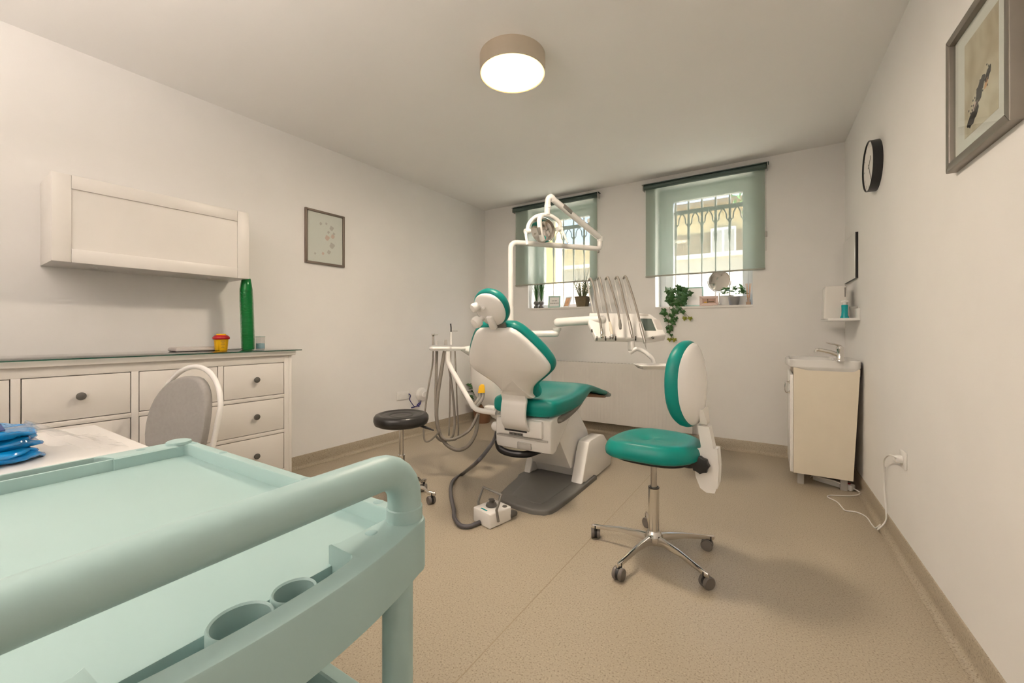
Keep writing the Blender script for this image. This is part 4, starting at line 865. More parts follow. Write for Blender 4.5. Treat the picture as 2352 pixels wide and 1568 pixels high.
# arm to the column
a1, a2, a3 = dep(1362, 735, 3.16), dep(1273, 741, 3.33), dep(1200, 767, 3.42); a2b = dep(1284, 766, 3.33)
def bar(p, q_, w_, h_, nm, m, bev=.02):
    d_ = (q_ - p); l_ = d_.length; d_.normalize(); s_ = d_.cross(up).normalized(); v_ = s_.cross(d_)
    D_(MB().box((l_ / 2, 0, 0), (l_, w_, h_), bev, frame_T(p, d_, -s_, v_), 3), nm, m)
bar(a1 + (a1 - a2).normalized() * .10, a2, .075, .068, 'upper_arm', 'dental', .03)
bar(a2b, a3 + Vector((-.02, -.02, 0)), .07, .055, 'lower_arm', 'dental', .025)
D_(MB().lathe([(.018, 0), (.02, .02), (.034, .035), (.036, .055)][::-1], dep(1279, 768, 3.33), (0, 0, 1), 24), 'elbow_joint', 'dental')
# tray
sbk = dep(1450, 783, 3.02); sb2 = dep(1450, 803, 3.02)
D_(MB().cyl(sbk, sb2, .024, .026, n=20), 'swivel_block', 'dental'); D_(MB().lathe([(.0255, 0), (.0255, .004)], sb2 - up * .003, n=20), 'swivel_ring', 'dgrey')
D_(MB().tube(cr([sb2 - up * .022 + rt * -.012, dep(1462, 801, 3.0), dep(1478, 806, 2.98), dep(1490, 815, 2.96), dep(1499, 824, 2.95), dep(1502, 833, 2.95)], 5), [.020] * 20 + [.018] * 6, 12, flat=.8), 'tray_arm', 'dental')
tz = dep(1500, 836, 2.95).z; tc_ = dep(1520, 838, 2.93); TT = frame_T((tc_.x, tc_.y, tz), rt, fw, up)
o1 = rrect(.36, .20, .02, 4); i1 = offs(o1, .016)
D_(MB().loft([z3(offs(o1, .03), -.030), z3(o1, -.004), z3(offs(o1, .003), 0), z3(i1, -.001), z3(offs(i1, .01), -.016), z3(offs(i1, .09), -.016)], True, T=TT), 'tray', 'dental')

# assistant holder
hb = dep(1030, 801, 3.1)
t = thing('assistant_arm', (hb.x, hb.y, 0), 'white assistant instrument holder with hanging grey suction hoses left of the chair', 'instrument holder')
bar(dep(989, 800, 3.02), dep(1066, 800, 3.2), .06, .026, 'holder_bar', 'dental', .010)
D_(MB().tube([dep(1060, 801, 3.18), dep(1085, 806, 3.26)], [.014, .05], 14), 'holder_end', 'dental')
sp_ = [dep(1029, 806, 3.09), dep(1029, 826, 3.09), dep(1034, 842, 3.08), dep(1060, 888, 3.02), dep(1080, 922, 2.97), dep(1090, 936, 2.95), dep(1102, 942, 2.92), dep(1140, 948, 2.86)]
D_(MB().tube(cr(sp_, 5), .019, 14), 'support_tube', 'dental')
for px, h0, h1, r_, m in ((995, 792, 768, .010, 'steel'), (1003, 792, 783, .010, 'lgrey'), (1024, 792, 780, .013, 'lgrey'), (1036, 792, 762, .009, 'dental')):
    D_(MB().cyl(dep(px, h0, 3.08), dep(px, h1, 3.08), r_, r_ * .75, n=14), 'instrument', m)
D_(MB().tube([dep(1036, 762, 3.08), dep(1036, 752, 3.08), dep(1035, 743, 3.08)], .005, 8), 'syringe_tip', 'black'); D_(MB().tube([dep(1034, 760, 3.08), dep(1051, 760, 3.08)], .003, 6), 'syringe_lever', 'steel')
D_(MB().lathe([(.008, 0), (.013, .01), (.011, .02)], dep(995, 772, 3.08), n=14), 'instrument_head', 'chrome'); D_(MB().tube([dep(996, 770, 3.08), dep(1006, 768, 3.08)], .003, 6), 'instrument_lever', 'steel')
hz_ = [([(995, 806), (993, 840), (984, 890), (976, 945), (973, 985), (976, 1012), (990, 1010), (1010, 990)], .0065),
       ([(1003, 806), (1002, 860), (1001, 930), (1006, 985), (1022, 1008), (1050, 1005), (1080, 985), (1098, 950)], .011),
       ([(1021, 806), (1014, 850), (1004, 920), (1004, 970), (1018, 1012), (1045, 1032), (1072, 1026), (1092, 995), (1098, 950)], .014),
       ([(1024, 806), (1034, 860), (1042, 925), (1044, 980), (1036, 1006), (1014, 1012), (1000, 1000)], .009),
       ([(1035, 806), (1034, 860), (1033, 940), (1031, 1000)], .006),
       ([(1045, 806), (1047, 850), (1050, 930), (1053, 990), (1048, 1008), (1030, 1012)], .006)]
for i, (pp, r_) in enumerate(hz_):
    n_ = len(pp); D_(MB().tube(cr([dep(x, y, 3.09 + .02 * i * (k / n_) - .03 * (k / n_)) for k, (x, y) in enumerate(pp)], 6), r_, 10), 'suction_hose', 'hose')

# floor plant in the corner
pp = onz(1108, 969, 0)
t = thing('floor_plant', (pp.x, pp.y, 0), 'leafy plant in a brown clay pot on the floor behind the chair', 'potted plant')
MB().lathe([(.085, 0), (.09, .005), (.125, .20), (.135, .205), (.135, .235), (.122, .235), (.118, .20)], n=32).obj('pot', 'terracotta', t); MB().lathe([(.118, .205), (.001, .21)], n=24).obj('soil', 'soil', t)
lf = MB(); 
for s_ in (-1, 1): lf.add([(0, 0, 0), (s_ * .022, .03, .006), (s_ * .03, .065, .004), (s_ * .018, .105, -.004), (0, .125, -.012), (0, .06, -.004)], [(0, 1, 2, 5), (5, 2, 3, 4)] if s_ > 0 else [(0, 5, 2, 1), (5, 4, 3, 2)])
l0 = None
for i in range(34):
    a = i * 2.4; h_ = .24 + .22 * (i / 34); rr = .05 + .10 * math.sin(3.1 * i / 34 + .3)
    loc = (rr * math.cos(a), rr * math.sin(a), h_)
    if l0 is None: l0 = lf.obj('leaf', 'leaf', t); o = l0; o.location = loc; o.rotation_euler = (.3, .2, a - math.pi / 2)
    else: o = linkcopy(l0, t, loc, (random.uniform(-.3, .7), random.uniform(-.4, .4), a - math.pi / 2), random.uniform(.8, 1.15))
for k in range(5): MB().tube(cr([(.01 * k - .02, 0, .205), (.03 * math.cos(k * 1.3), .03 * math.sin(k * 1.3), .36), (.07 * math.cos(k * 1.3), .07 * math.sin(k * 1.3), .46)], 4), .004, 6).obj('stem', 'leaf', t)

# ================================================================== BACK WALL: radiator, blinds, sills
t = thing('radiator', (-1.35, D, .125), 'white panel radiator with vertical ribs under the windows', 'radiator')
rx0, rx1, rz0, rz1, ry = -2.12, ony(1592, 900, D - .10).x, .128, .768, D - .105
q = MB(); n_ = int((rx1 - rx0 - .06) / .0333); xs = [rx0, rx0 + .02]
prof = [(rx0, 0), (rx0 + .02, 0)]
for k in range(n_):
    x = rx0 + .03 + k * .0333; prof += [(x, 0), (x + .008, .0035), (x + .0233, .0035), (x + .0313, 0)]
prof += [(rx1 - .02, 0), (rx1, 0)]
rows = ((rz0, 0), (rz0 + .035, 0), (rz0 + .05, 1), (rz1 - .06, 1), (rz1 - .045, 0), (rz1, 0))
for z, k in rows: q.v += [Vector((x, ry + d_ * k, z)) for x, d_ in prof]
m_ = len(prof)
for i in range(len(rows) - 1):
    for j in range(m_ - 1): a = i * m_ + j; q.f.append((a, a + 1, a + m_ + 1, a + m_))
q.obj('front_panel', 'lacquer', t, ang=25, world=True)
MB().b2((rx0, ry, rz1), (rx1, D - .035, rz1 + .003)).obj('top_grille', 'lacquer', t, world=True)
for k in range(40): x = rx0 + .03 + k * (rx1 - rx0 - .06) / 39; MB().b2((x - .012, ry + .02, rz1 + .0028), (x + .012, D - .055, rz1 + .0036)).obj('grille_slot', 'grey', t, world=True)
for x in (rx0, rx1 - .004): MB().b2((x, ry, rz0), (x + .004, D - .035, rz1)).obj('side_panel', 'lacquer', t, world=True)
MB().b2((rx0 + .01, D - .042, rz0 + .02), (rx1 - .01, D - .036, rz1 - .02)).obj('rear_panel', 'lacquer', t, world=True)
for x in (rx0 + .2, rx1 - .2): MB().b2((x - .02, D - .04, rz0 + .1), (x + .02, D, rz1 - .1)).obj('bracket', 'lacquer', t, world=True)

def blind(lab, pl, pr2, ptopl, pbot, chain_right):
    Y = D - .045; x0, x1 = ony(pl, 560, Y).x, ony(pr2, 560, Y).x; zt = ony((pl + pr2) / 2, ptopl, Y).z; zb_ = ony((pl + pr2) / 2, pbot, Y).z
    t = thing('roller_blind', ((x0 + x1) / 2, D, zt), lab, 'blind', group='sheer green roller blinds')
    MB().cyl((x0 - .012, Y, zt - .02), (x1 + .012, Y, zt - .02), .024, n=24).obj('roller_tube', 'blindd', t, world=True)
    MB().b2((x0 - .03, Y - .02, zt + .004), (x1 + .03, D, zt + .012)).obj('head_rail', 'blindd', t, world=True)
    for x in (x0 - .022, x1 + .016): MB().b2((x, Y - .026, zt - .05), (x + .006, D, zt + .012), .002).obj('bracket', 'lgrey', t, world=True)
    q = MB(); q.add([(x0, Y + .022, zt - .02), (x1, Y + .022, zt - .02), (x1, Y + .022, zb_), (x0, Y + .022, zb_)], [(0, 1, 2, 3)]); q.obj('fabric', 'blind', t, world=True)
    MB().box(((x0 + x1) / 2, Y + .022, zb_ - .006), (x1 - x0 + .006, .010, .016), .004).obj('bottom_bar', mat('bar_sage', (.36, .37, .32), .5), t, world=True)
    xc = x1 + .008
    MB().tube([(xc, Y, zt - .03), (xc, Y, zb_ + .15)], .0016, 6).obj('chain', 'lgrey', t, world=True)
    MB().box((xc, D - .012, zt - .62), (.018, .024, .05), .004).obj('chain_clip', 'lgrey', t, world=True)
blind('sheer grey-green roller blind on the right-hand window', 1482, 1757, 402, 624, True)
blind('sheer grey-green roller blind on the left-hand window behind the lamp', 1182, 1370, 462, 648, True)

# sill items
def sill(px, W, Y): p = ony(px, 600, Y); return Vector((p.x, Y, W['s'] + .001))
S1, S2 = W1, W2
def picture(name, p, w_, h_, d_, fm, am, label, tilt=-.12, rz=0, bar_=.014, marks=None):
    t = thing(name, p, label, 'picture', rz)
    T = Matrix.Translation((0, 0, 0)) @ Matrix.Rotation(tilt, 4, 'X') @ Matrix(((1, 0, 0, 0), (0, 0, -1, 0), (0, 1, 0, h_ / 2 + .002), (0, 0, 0, 1)))
    frame4(t, w_ / 2, h_ / 2, bar_, d_, fm, T)
    MB().b2((-w_ / 2 + .004, -h_ / 2 + .004, .001), (w_ / 2 - .004, h_ / 2 - .004, d_ * .6), T=T).obj('print', am, t)
    for (a, b_, u, v, m) in (marks or []): MB().b2((a - u / 2, b_ - v / 2, d_ * .6), (a + u / 2, b_ + v / 2, d_ * .6 + .0006), T=T).obj('print_mark', m, t)
    return t
# window 1
p = sill(1238, S1, D + .10)
t = thing('grass_vase', p, 'tall grassy plant in a dark pinched vase on the left window sill', 'potted plant')
q = MB()
for s_ in (-1, 1):
    q.loft([[(s_ * .034 + r_ * math.cos(a), r_ * math.sin(a), z) for a in [2 * math.pi * k / 6 + .5 for k in range(6)]] for r_, z in ((.03, 0), (.034, .02), (.018, .042), (.036, .062), (.034, .078), (.016, .092))])
q.obj('vase', 'dgrey', t, ang=20)
q = MB(); r0 = random.Random(5)
for i in range(80):
    a = r0.uniform(0, 6.28); sp2 = r0.uniform(.02, .11); h_ = r0.uniform(.18, .42); c0_ = Vector((r0.choice((-.034, .034)) + .006 * math.cos(a), .006 * math.sin(a), .085)); c1 = c0_ + Vector((sp2 * .3 * math.cos(a), sp2 * .3 * math.sin(a), h_ * .55)); c2 = c0_ + Vector((sp2 * math.cos(a), sp2 * math.sin(a), h_)); s_ = Vector((-math.sin(a), math.cos(a), 0)) * .0032
    q.add([c0_ - s_, c0_ + s_, c1 + s_, c1 - s_, c2], [(0, 1, 2, 3), (3, 2, 4)])
q.obj('grass', 'leaf', t, kind='stuff')
picture('greeting_card', sill(1273, S1, D + .09), .155, .145, .012, 'cardmint', 'paper', 'mint framed card with two lines of lettering on the left sill', -.15, .12, .018,
        [(-.028 + .014 * k, .012, .007, .014, 'grey') for k in range(5)] + [(-.045 + .0135 * k, -.018, .007, .014, 'grey') for k in range(8)])
picture('peach_card', sill(1300, S1, D + .08), .115, .135, .006, 'paper', 'peach', 'small card with peach print leaning on the left sill', -.35, -.5, .016)
p = sill(1338, S1, D + .10)
t = thing('sill_plant', p, 'bushy twig plant in a square brown pot on the left sill', 'potted plant')
MB().loft([z3(rrect(.104, .104, .006), 0), z3(rrect(.138, .138, .006), .108), z3(rrect(.146, .146, .006), .110), z3(rrect(.146, .146, .006), .122), z3(rrect(.130, .130, .006), .122), z3(rrect(.126, .126, .006), .106)]).obj('pot', 'basket', t)
q = MB(); r0 = random.Random(9)
for i in range(46):
    a = r0.uniform(0, 6.28); sp2 = r0.uniform(.01, .085); h_ = r0.uniform(.12, .24); b0 = Vector((.03 * math.cos(a), .03 * math.sin(a), .11)); c1 = b0 + Vector((sp2 * math.cos(a), sp2 * math.sin(a), h_))
    q.tube([b0, c1], [.0022, .001], 4)
    for k in range(8):
        c = b0 + (c1 - b0) * (.3 + .7 * k / 7); e = Vector((r0.uniform(-1, 1), r0.uniform(-1, 1), r0.uniform(-.2, 1))).normalized() * .02; s_ = e.orthogonal().normalized() * .005; q.add([c, c + e * .5 + s_, c + e, c + e * .5 - s_], [(0, 1, 2, 3)])
for i in range(16):
    a = r0.uniform(0, 6.28); h_ = r0.uniform(.3, .48); b0 = Vector((.02 * math.cos(a), .02 * math.sin(a), .11)); q.tube(cr([b0, b0 + Vector((.03 * math.cos(a), .03 * math.sin(a), h_ * .6)), b0 + Vector((.10 * math.cos(a), .10 * math.sin(a), h_))], 3), [.0016, .0006], 4)
q.obj('twigs', 'leafd', t, kind='stuff')
# window 2: ivy
p = sill(1552, S2, D + .075)
t = thing('ivy_plant', p, 'trailing green ivy hanging over the right window sill', 'potted plant')
MB().lathe([(.035, 0), (.038, .004), (.052, .075), (.055, .077), (.055, .088), (.048, .088), (.045, .07)], n=24).obj('pot', 'lgrey', t); MB().lathe([(.046, .07), (.001, .075)]).obj('soil', 'soil', t)
lob = [(0, -.1), (.28, -.32), (.62, -.22), (.50, .05), (.78, .28), (.42, .40), (.28, .55), (0, 1.0), (-.28, .55), (-.42, .40), (-.78, .28), (-.50, .05), (-.62, -.22), (-.28, -.32)]
lm_ = MB(); lm_.v = [Vector((0, .1, .06))] + [Vector((x * .5, y * .5, -.10 * abs(x) - .05 * max(0, y))) for x, y in lob]; lm_.f = [(0, 1 + i, 1 + (i + 1) % 14) for i in range(14)]
L1 = lm_.obj('leaf', 'leaf', t, ang=20); first = [True]
lm2 = MB(); lm2.v = list(lm_.v); lm2.f = list(lm_.f); L2 = lm2.obj('leaf', 'leafy', t, ang=20); first2 = [True]
def ivy(px, py, s_px, Y, rot, young=False):
    pos = t.matrix_basis.inverted() @ ony(px, py, Y); s_ = s_px / 226.0 * 1.5
    src, fl_ = (L2, first2) if young else (L1, first)
    rotm = (Matrix.Rotation(random.uniform(-.25, .25) + .35, 3, 'Z') @ Matrix.Rotation(math.pi / 2 + random.uniform(-.35, .25), 3, 'X') @ Matrix.Rotation(rot, 3, 'Z')).to_euler()
    if fl_[0]: fl_[0] = False; o = src; o.location = pos; o.rotation_euler = rotm; o.scale = (s_,) * 3
    else: linkcopy(src, t, pos, rotm, s_)
hang = [(1528, 716, 20, 1.9), (1551, 712, 19, 2.6), (1543, 722, 15, 3.3), (1560, 706, 14, 2.6), (1568, 714, 12, 3.4), (1531, 733, 12, 2.4), (1540, 735, 14, 3.6), (1546, 740, 12, 3.9), (1552, 730, 12, 3.4), (1539, 748, 13, 3.2), (1541, 754, 11, 3.8), (1534, 752, 10, 2.8), (1536, 760, 11, 3.5), (1542, 768, 8, 3.2)]
for px, py, s_, r_ in hang: ivy(px, py, s_, D - .035, r_)
for px, py, s_ in ((1538, 778, 11), (1549, 778, 11), (1573, 729, 11), (1585, 729, 11)): ivy(px, py, s_, D - .035, 3.1 + random.uniform(-.3, .3), True)
r0 = random.Random(21)
for i in range(46):
    a = r0.uniform(0, 6.28); rr = r0.uniform(.1, 1) ** .6; px = 1555 + 24 * rr * math.cos(a); py = 680 - 22 * rr * math.sin(a)
    ivy(px, py, r0.uniform(12, 18), D + .05 + r0.uniform(-.07, .06), r0.uniform(0, 6.28))
ivy(1583, 674, 14, D + .02, 4.9)
def vine(pts, r_=.0022): MB().tube(cr([ony(x, y, Yv) for x, y, Yv in pts], 5), r_, 6).obj('vine', 'stem', t, world=True)
vine([(1553, 690, D + .04), (1540, 702, D - .02), (1536, 720, D - .035), (1535, 745, D - .035), (1538, 765, D - .035), (1543, 776, D - .035)]); vine([(1560, 690, D + .04), (1566, 708, D - .02), (1572, 718, D - .035), (1583, 728, D - .035)], .0015); vine([(1562, 690, D + .04), (1570, 715, D - .03), (1574, 726, D - .035)], .0012)
picture('mint_picture', sill(1594, S2, D + .11), .175, .20, .012, 'cardmint', 'paper', 'mint edged picture leaning behind the ivy on the right sill', -.14, .18, .014)
picture('pink_picture', sill(1628, S2, D + .06), .165, .095, .02, 'pink', mat('tan_print', (.50, .33, .26), .6), 'small pink landscape frame in the middle of the right sill', -.06, .25, .026, [(-.01, 0, .006, .05, 'stem'), (.02, -.008, .05, .006, 'stem'), (-.03, -.012, .025, .008, 'yellow')])
p = sill(1652, S2, D + .07); zm = ony(1650, 645, D + .07).z - p.z
t = thing('makeup_mirror', p, 'round chrome make-up mirror on a stem on the right sill', 'mirror', .45)
MB().lathe([(.055, 0), (.056, .004), (.03, .010), (.008, .016), (.006, .03)], n=32).obj('base', 'chrome', t); MB().cyl((0, 0, .02), (0, 0, zm - .115), .005).obj('stem', 'chrome', t)
MB().tube([(.108 * math.cos(a), 0, zm + .108 * math.sin(a)) for a in [math.radians(180 + 9 * k) for k in range(21)]], .0035, 8).obj('yoke', 'chrome', t)
max_ = Vector((0, -1, -.18)).normalized()
MB().lathe([(.098, -.006), (.101, 0), (.098, .007), (.094, .0045)], (0, 0, zm), max_, 48).obj('rim', 'chrome', t); MB().lathe([(.0945, .0035), (.001, .0040)], (0, 0, zm), max_, 48).obj('mirror_glass', 'mirror', t); MB().lathe([(.096, -.004), (.001, -.005)], (0, 0, zm), max_, 32).obj('mirror_back', 'mirror', t)
picture('white_card', sill(1668, S2, D + .12), .13, .10, .01, 'paper', 'paper', 'plain white card left of the grey bucket on the right sill', -.12, .1, .01)
p = sill(1686, S2, D + .07)
t = thing('bucket_plant', p, 'small leafy plant in a galvanised grey bucket on the right sill', 'potted plant')
MB().lathe([(.036, 0), (.038, .003), (.051, .078), (.054, .080), (.054, .084), (.050, .084), (.046, .07)], n=32).obj('bucket', 'galv', t)
lm3 = MB(); lm3.add([(0, 0, 0), (.012, .012, .004), (.010, .028, .002), (0, .038, -.004), (-.010, .028, .002), (-.012, .012, .004), (0, .018, -.002)], [(0, 1, 6), (1, 2, 6), (2, 3, 6), (3, 4, 6), (4, 5, 6), (5, 0, 6)]); L3 = lm3.obj('leaf', 'leafl', t, ang=20)
for i in range(44):
    a = i * 2.4; rr = .012 + .075 * (i / 44) ** .7; loc = (rr * math.cos(a), rr * math.sin(a) * .8, .09 + .055 * r0.random() + .03 * (1 - i / 44)); rot = (r0.uniform(-.2, .9), r0.uniform(-.5, .5), a - math.pi / 2)
    if i == 0: L3.location = loc; L3.rotation_euler = rot
    else: linkcopy(L3, t, loc, rot, r0.uniform(.8, 1.5))
for i, (x, z) in enumerate(((-.10, .105), (.085, .14), (.095, .10))): linkcopy(L3, t, (x * .8, -.01, z), (1.2, 0, -1.2 if x < 0 else 1.0), 2.0)
MB().lathe([(.046, .07), (.001, .08)], n=20).obj('soil', 'soil', t)
picture('small_card', sill(1709, S2, D + .12), .09, .09, .008, 'paper', 'paper', 'plain white card right of the grey bucket on the right sill', -.12, .1, .008)
p = sill(1719, S2, D + .055)
t = thing('reed_diffuser', p, 'reed diffuser with orange sticks at the right end of the sill', 'diffuser')
MB().lathe([(.020, 0), (.022, .004), (.022, .045), (.010, .058), (.010, .07)], n=20).obj('bottle', 'jar', t); MB().lathe([(.019, .003), (.019, .028), (.001, .029)]).obj('oil', 'orange', t)
for k in range(6): MB().cyl((.004 * math.cos(k), .004 * math.sin(k), .02), (.022 * math.cos(k * 1.05), .014 * math.sin(k * 1.05), .20), .0022, n=6).obj('reed', 'orange', t)

# ================================================================== RIGHT WALL AND VANITY
vy0, vy1 = 3.615, 4.115; vx1 = XR(4.15) - .004; vx0 = .155; vz0, vz1 = .086, .852
t = thing('vanity_unit', ((vx0 + vx1) / 2, (vy0 + vy1) / 2, 0), 'narrow cream vanity cabinet with white basin in the right corner', 'vanity')
q = MB(); q.loft([[(vx0, vy0, vz0), (vx1 - .045, vy0, vz0), (vx1 - .045, vy0 + .016, vz0), (vx0, vy0 + .016, vz0)], [(vx0, vy0, vz1), (vx1 - .008, vy0, vz1), (vx1 - .008, vy0 + .016, vz1), (vx0, vy0 + .016, vz1)]]); D_(q, 'side_panel', 'cream')
D_(MB().b2((vx0, vy1 - .016, vz0), (vx1 - .045, vy1, vz1)), 'side_panel', 'cream')
D_(MB().b2((vx0 + .002, vy0 + .016, vz0), (vx1 - .05, vy1 - .016, vz0 + .016)), 'bottom_panel', 'cream')
D_(MB().b2((vx1 - .056, vy0 + .016, vz0 + .016), (vx1 - .050, vy1 - .016, vz1 - .1)), 'back_panel', 'cream')
dr = D_(MB().b2((vx0 - .020, vy0 + .002, vz0 + .004), (vx0 - .001, vy1 - .002, vz1 - .055), .002), 'door', 'white')
hp_ = (vx0 - .02, vy0 + .07)
D_(MB().tube(cr([(hp_[0], hp_[1], .735), (hp_[0] - .022, hp_[1], .735), (hp_[0] - .028, hp_[1], .72), (hp_[0] - .028, hp_[1] + .0, .675), (hp_[0] - .022, hp_[1], .66), (hp_[0], hp_[1], .66)], 3), .005, 8), 'handle', 'chrome', dr)
for z in (.735, .66): D_(MB().lathe([(.013, 0), (.013, .004), (.007, .006)], (hp_[0], hp_[1], z), (-1, 0, 0), 16), 'handle_rose', 'chrome', dr)
for x in (vx0 + .045, vx1 - .09):
    for y in (vy0 + .06, vy1 - .06): D_(MB().b2((x - .02, y - .02, 0), (x + .02, y + .02, vz0), .002), 'foot', 'lgrey')
# basin
bx0 = onz(1806, 826, .905).x; by0, by1 = vy0 - .012, vy1 + .03; bxr = XR(4.15) - .002
N_ = 64; cxb, cyb = (bx0 + bxr) / 2, (by0 + by1) / 2
def sq(a, e, hx, hy): c, s_ = math.cos(a), math.sin(a); return (hx * math.copysign(abs(c) ** e, c), hy * math.copysign(abs(s_) ** e, s_))
an = [2 * math.pi * k / N_ for k in range(N_)]
def ringb(e, hx, hy, z, ox=0, cut=True):
    out = []
    for a in an:
        x, y = sq(a, e, hx, hy)
        if x < 0 and cut: x *= 1 - .16 * (abs(y) / hy) ** 2.2
        out.append((cxb + ox + x, cyb + y, z))
    return out
hx, hy = (bxr - bx0) / 2, (by1 - by0) / 2
rb = [ringb(.18, hx * .72, hy * .90, .80, .06), ringb(.18, hx * .90, hy * .97, .842, .02), ringb(.18, hx * .985, hy, .855), ringb(.16, hx, hy, .862), ringb(.16, hx, hy, .905), ringb(.16, hx * .985, hy * .985, .910), ringb(.5, hx * .66, hy * .84, .907, -.05, False), ringb(.6, hx * .62, hy * .80, .900, -.05, False), ringb(.7, hx * .52, hy * .68, .86, -.05, False), ringb(.9, hx * .3, hy * .38, .825, -.05, False), ringb(1, hx * .06, hy * .06, .82, -.05, False)]
D_(MB().loft(rb), 'basin', 'ceramic', ang=35)
fb = onz(1929, 829, .909)
fo = D_(MB().lathe([(.026, .908), (.026, .916), (.022, .922), (.021, .985), (.023, .992), (.022, 1.004), (.012, 1.012), (.001, 1.013)], (fb.x, fb.y, 0), n=28), 'tap_body', 'chrome')
D_(MB().tube(cr([(fb.x - .01, fb.y, .95), (fb.x - .05, fb.y - .002, .968), (fb.x - .115, fb.y - .006, .983), (fb.x - .135, fb.y - .007, .980)], 4), [.016, .012, .011, .011], 12), 'tap_spout', 'chrome', fo)
D_(MB().cyl((fb.x - .133, fb.y - .007, .982), (fb.x - .135, fb.y - .007, .966), .0115, n=16), 'aerator', 'chrome', fo)
D_(MB().tube(cr([(fb.x + .005, fb.y, 1.010), (fb.x - .02, fb.y, 1.022), (fb.x - .075, fb.y - .002, 1.034)], 4), [.016, .013, .007], 12, flat=.55), 'tap_lever', 'chrome', fo)
# shelf on the right wall, below the mirror
zs = 1.203; sy0, sy1 = onr(1976, 735).y, 4.24; sxr = XR(4.0)
sxl = ony(1900, 735, sy0 + .05).x
t = thing('wall_shelf', (sxr, (sy0 + sy1) / 2, zs), 'small white shelf on the right wall above the basin', 'shelf')
D_(MB().b2((sxl, sy0, zs - .012), (sxr + .006, sy1, zs + .006), .003), 'board', 'white')
D_(MB().b2((sxr - .012, sy0, zs + .005), (sxr + .004, sy1, zs + .075), .002), 'back_lip', 'white')
ZS = zs + .0065
p = ony(1917, 735, sy0 + .22); t = thing('towel_box', (p.x, sy0 + .24, ZS), 'cream folded-towel box standing on the small wall shelf', 'box')
MB().loft([z3(rrect(.15, .20, .01), 0), z3(rrect(.13, .19, .012), .235), z3(rrect(.122, .18, .012), .243)]).obj('body', 'lacquer', t); MB().b2((-.055, -.097, .06), (.055, -.0925, .064)).obj('slot', 'grey', t); MB().b2((.05, -.099, .16), (.056, -.09, .23)).obj('edge_slot', 'grey', t)
p = ony(1940, 735, sy0 + .06); t = thing('soap_bottle', (p.x, sy0 + .06, ZS), 'soap bottle with teal liquid and white top on the wall shelf', 'bottle')
MB().lathe([(.026, 0), (.0265, .003), (.0195, .020), (.0185, .045), (.0195, .085), (.020, .092), (.016, .096)], n=28).obj('bottle', 'soap', t); MB().lathe([(.0135, .094), (.014, .112), (.021, .116), (.022, .124), (.015, .130), (.001, .131)], n=24).obj('cap', 'white', t)
p = ony(1962, 735, sy0 + .10); t = thing('drinking_glass', (p.x, sy0 + .10, ZS), 'clear drinking glass at the right end of the wall shelf', 'glass')
MB().lathe([(.024, 0), (.030, .085), (.0285, .085), (.0225, .004), (.001, .004)], n=28).obj('tumbler', 'jar', t)
# mirror
ya, yb = 3.815, 4.285; t = thing('wall_mirror', (XR(4.05), 4.05, 1.665), 'rectangular frameless mirror on the right wall above the shelf', 'mirror', AR)
MB().b2((-.016, ya - 4.05, -.165), (0, yb - 4.05, .165)).obj('backing', 'black', t); MB().b2((-.021, ya - 4.05 - .001, -.166), (-.0162, yb - 4.05 + .001, .166), .0006).obj('mirror_glass', 'mirror', t)
# clock
ck_y, ck_z, ck_t = 3.27, 2.118, .045
t = thing('wall_clock', (XR(ck_y), ck_y, ck_z), 'round wall clock with thick black rim and white face', 'clock', AR)
MB().lathe([(.150, 0), (.150, ck_t), (.148, ck_t + .001), (.146, ck_t), (.146, ck_t - .008)], (0, 0, 0), (-1, 0, 0), 64).obj('rim', 'black', t, ang=30); MB().lathe([(.147, .004), (.147, ck_t - .008), (.001, ck_t - .0078)], (0, 0, 0), (-1, 0, 0), 48).obj('face', 'paper', t)
for k in range(12): a = k * math.pi / 6; MB().b2((-ck_t + .0074, -.003, .115), (-ck_t + .0066, .003, .135), T=Matrix.Rotation(a, 4, 'X')).obj('hour_mark', 'lgrey', t)
for a, l_ in ((.9, .075), (2.6, .11)): MB().b2((-ck_t + .0066, -.003, -.015), (-ck_t + .0052, .003, l_), T=Matrix.Rotation(a, 4, 'X')).obj('hand', 'grey', t)
# framed picture, right
py, pz = 1.885, 1.928; t = thing('framed_picture', (XR(py), py, pz), 'large silver framed picture of dark feathers on the right wall', 'picture', AR)
TR = Matrix(((0, 0, -1, 0), (-1, 0, 0, 0), (0, 1, 0, 0), (0, 0, 0, 1)))       # plane x -> towards camera along wall
hw_, hh_ = .222, .238
frame4(t, hw_, hh_, .03, .030, 'silverf', TR)
MB().b2((-hw_ + .02, -hh_ + .02, .001), (hw_ - .02, hh_ - .02, .012), T=TR).obj('mat_board', 'paper', t)
aw, ah = .115, .158; MB().b2((-aw, -ah, .012), (aw, ah, .0126), T=TR).obj('art_print', 'art', t)
r0 = random.Random(4)
def blob(a, b_, u, v, rot, m, n=9, z=.0128):
    poly = []
    for k in range(n): c, s_ = math.cos(2 * math.pi * k / n), math.sin(2 * math.pi * k / n); x, y = u * c * r0.uniform(.75, 1.2), v * s_ * r0.uniform(.75, 1.2); poly.append((a + x * math.cos(rot) - y * math.sin(rot), b_ + x * math.sin(rot) + y * math.cos(rot)))
    MB().prism(poly, .0124, z, T=TR).obj('feather_mark', m, t)
blob(-.060, -.112, .034, .022, .35, 'feather', 17); blob(-.030, -.098, .024, .018, .9, 'feather', 15); blob(-.034, -.078, .022, .012, .4, 'blush', 11)
blob(-.008, -.050, .022, .034, -.55, 'feather', 17); blob(.012, -.028, .018, .026, -.7, 'feather', 15); blob(.050, -.024, .012, .026, -.75, 'feather', 13); blob(.040, -.046, .008, .018, -.6, 'peach', 11)
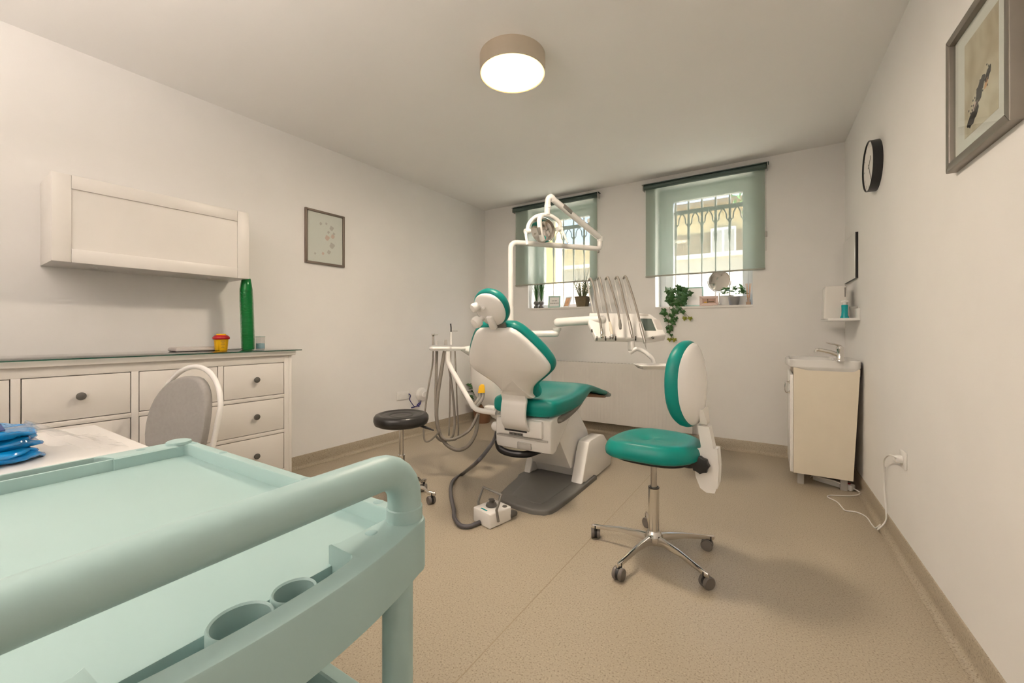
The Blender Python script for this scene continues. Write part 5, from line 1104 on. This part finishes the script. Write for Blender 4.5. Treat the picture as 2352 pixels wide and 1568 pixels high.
for k in range(38):
    u_ = r0.random(); blob(-.085 + .15 * u_ + r0.gauss(0, .010), -.095 + .085 * u_ + r0.gauss(0, .016), .0045, .0035, r0.random() * 3, 'feather', 6)
MB().b2((-hw_ + .024, -hh_ + .024, .016), (hw_ - .024, hh_ - .024, .0175), T=TR).obj('pane', 'pane', t)
# socket with plug, cable, power strip
p = onr(2078, 1056); t = thing('wall_socket', (XR(p.y), p.y, p.z), 'white wall socket with a plug low on the right wall', 'socket', AR)
MB().box((-.005, 0, 0), (.010, .085, .085), .004).obj('plate', 'white', t); MB().lathe([(.026, .0105), (.024, .006), (.001, .006)], (0, 0, 0), (-1, 0, 0)).obj('socket_well', 'white', t)
pg = onr(2062, 1052, .03)
t = thing('power_strip', onz(1912, 1118, 0), 'white power strip with red switch and cable under the vanity', 'power strip')
s0, s1 = onz(1866, 1102, 0), onz(1956, 1129, 0); dd = (s1 - s0); ll = dd.length; dd.normalize(); nn = Vector((-dd.y, dd.x, 0)); TS = frame_T(s0 + nn * .027, dd, nn, up)
sb_ = D_(MB().box((ll / 2, 0, .021), (ll, .052, .040), .006, TS), 'strip_body', 'white')
for k in range(4): D_(MB().lathe([(.019, .0405), (.0175, .0415), (.001, .0415)], (.05 + k * (ll - .12) / 3.6, 0, 0), n=20, T=TS), 'outlet', 'lgrey', sb_)
D_(MB().box((ll - .03, 0, .042), (.022, .014, .008), .002, TS), 'switch', 'red', sb_)
cz = .0045
cpts = [TS @ Vector((ll, 0, .018)), TS @ Vector((ll + .03, .0, .008))] + [onz(x, y, cz) for x, y in ((1976, 1132), (1966, 1137), (1935, 1138), (1908, 1137), (1901, 1141), (1922, 1152), (1935, 1166), (1942, 1172), (1968, 1176), (1990, 1187), (2003, 1205), (2012, 1212), (2024, 1202))]
yA = onr(2044, 1196).y
cpts += [(XR(yA) - .05, yA, .02), (XR(yA) - .018, yA + .0, .075), (XR(yA) - .014, yA + .01, .13), (XR(yA) - .012, yA + .06, .25), (XR(yA) - .012, yA + .045, .36), onr(2031, 1085, .014), onr(2030, 1060, .022), onr(2038, 1047, .035), onr(2050, 1046, .045), pg]
D_(MB().tube(cr(cpts, 5), .0038, 8), 'cable', 'white')
pc = Vector((XR(p.y), p.y, p.z)); plg = thing('mains_plug', (pc.x - .010, pc.y, pc.z), 'round white mains plug sitting in the right wall socket', 'plug', AR)
MB().lathe([(.020, 0), (.0205, .012), (.018, .028), (.010, .034), (.001, .035)], (.003, 0, 0), (-1, 0, 0), 24).obj('plug_body', 'white', plg)
c2 = [onz(1888, 1098, .035)]
MB().tube(cr([onz(1862, 1096, .012), onz(1868, 1092, .055), onz(1890, 1098, .056), onz(1915, 1104, .056), onz(1930, 1110, .045)], 5), .0035, 8).obj('loose_cable', 'white', t, world=True)
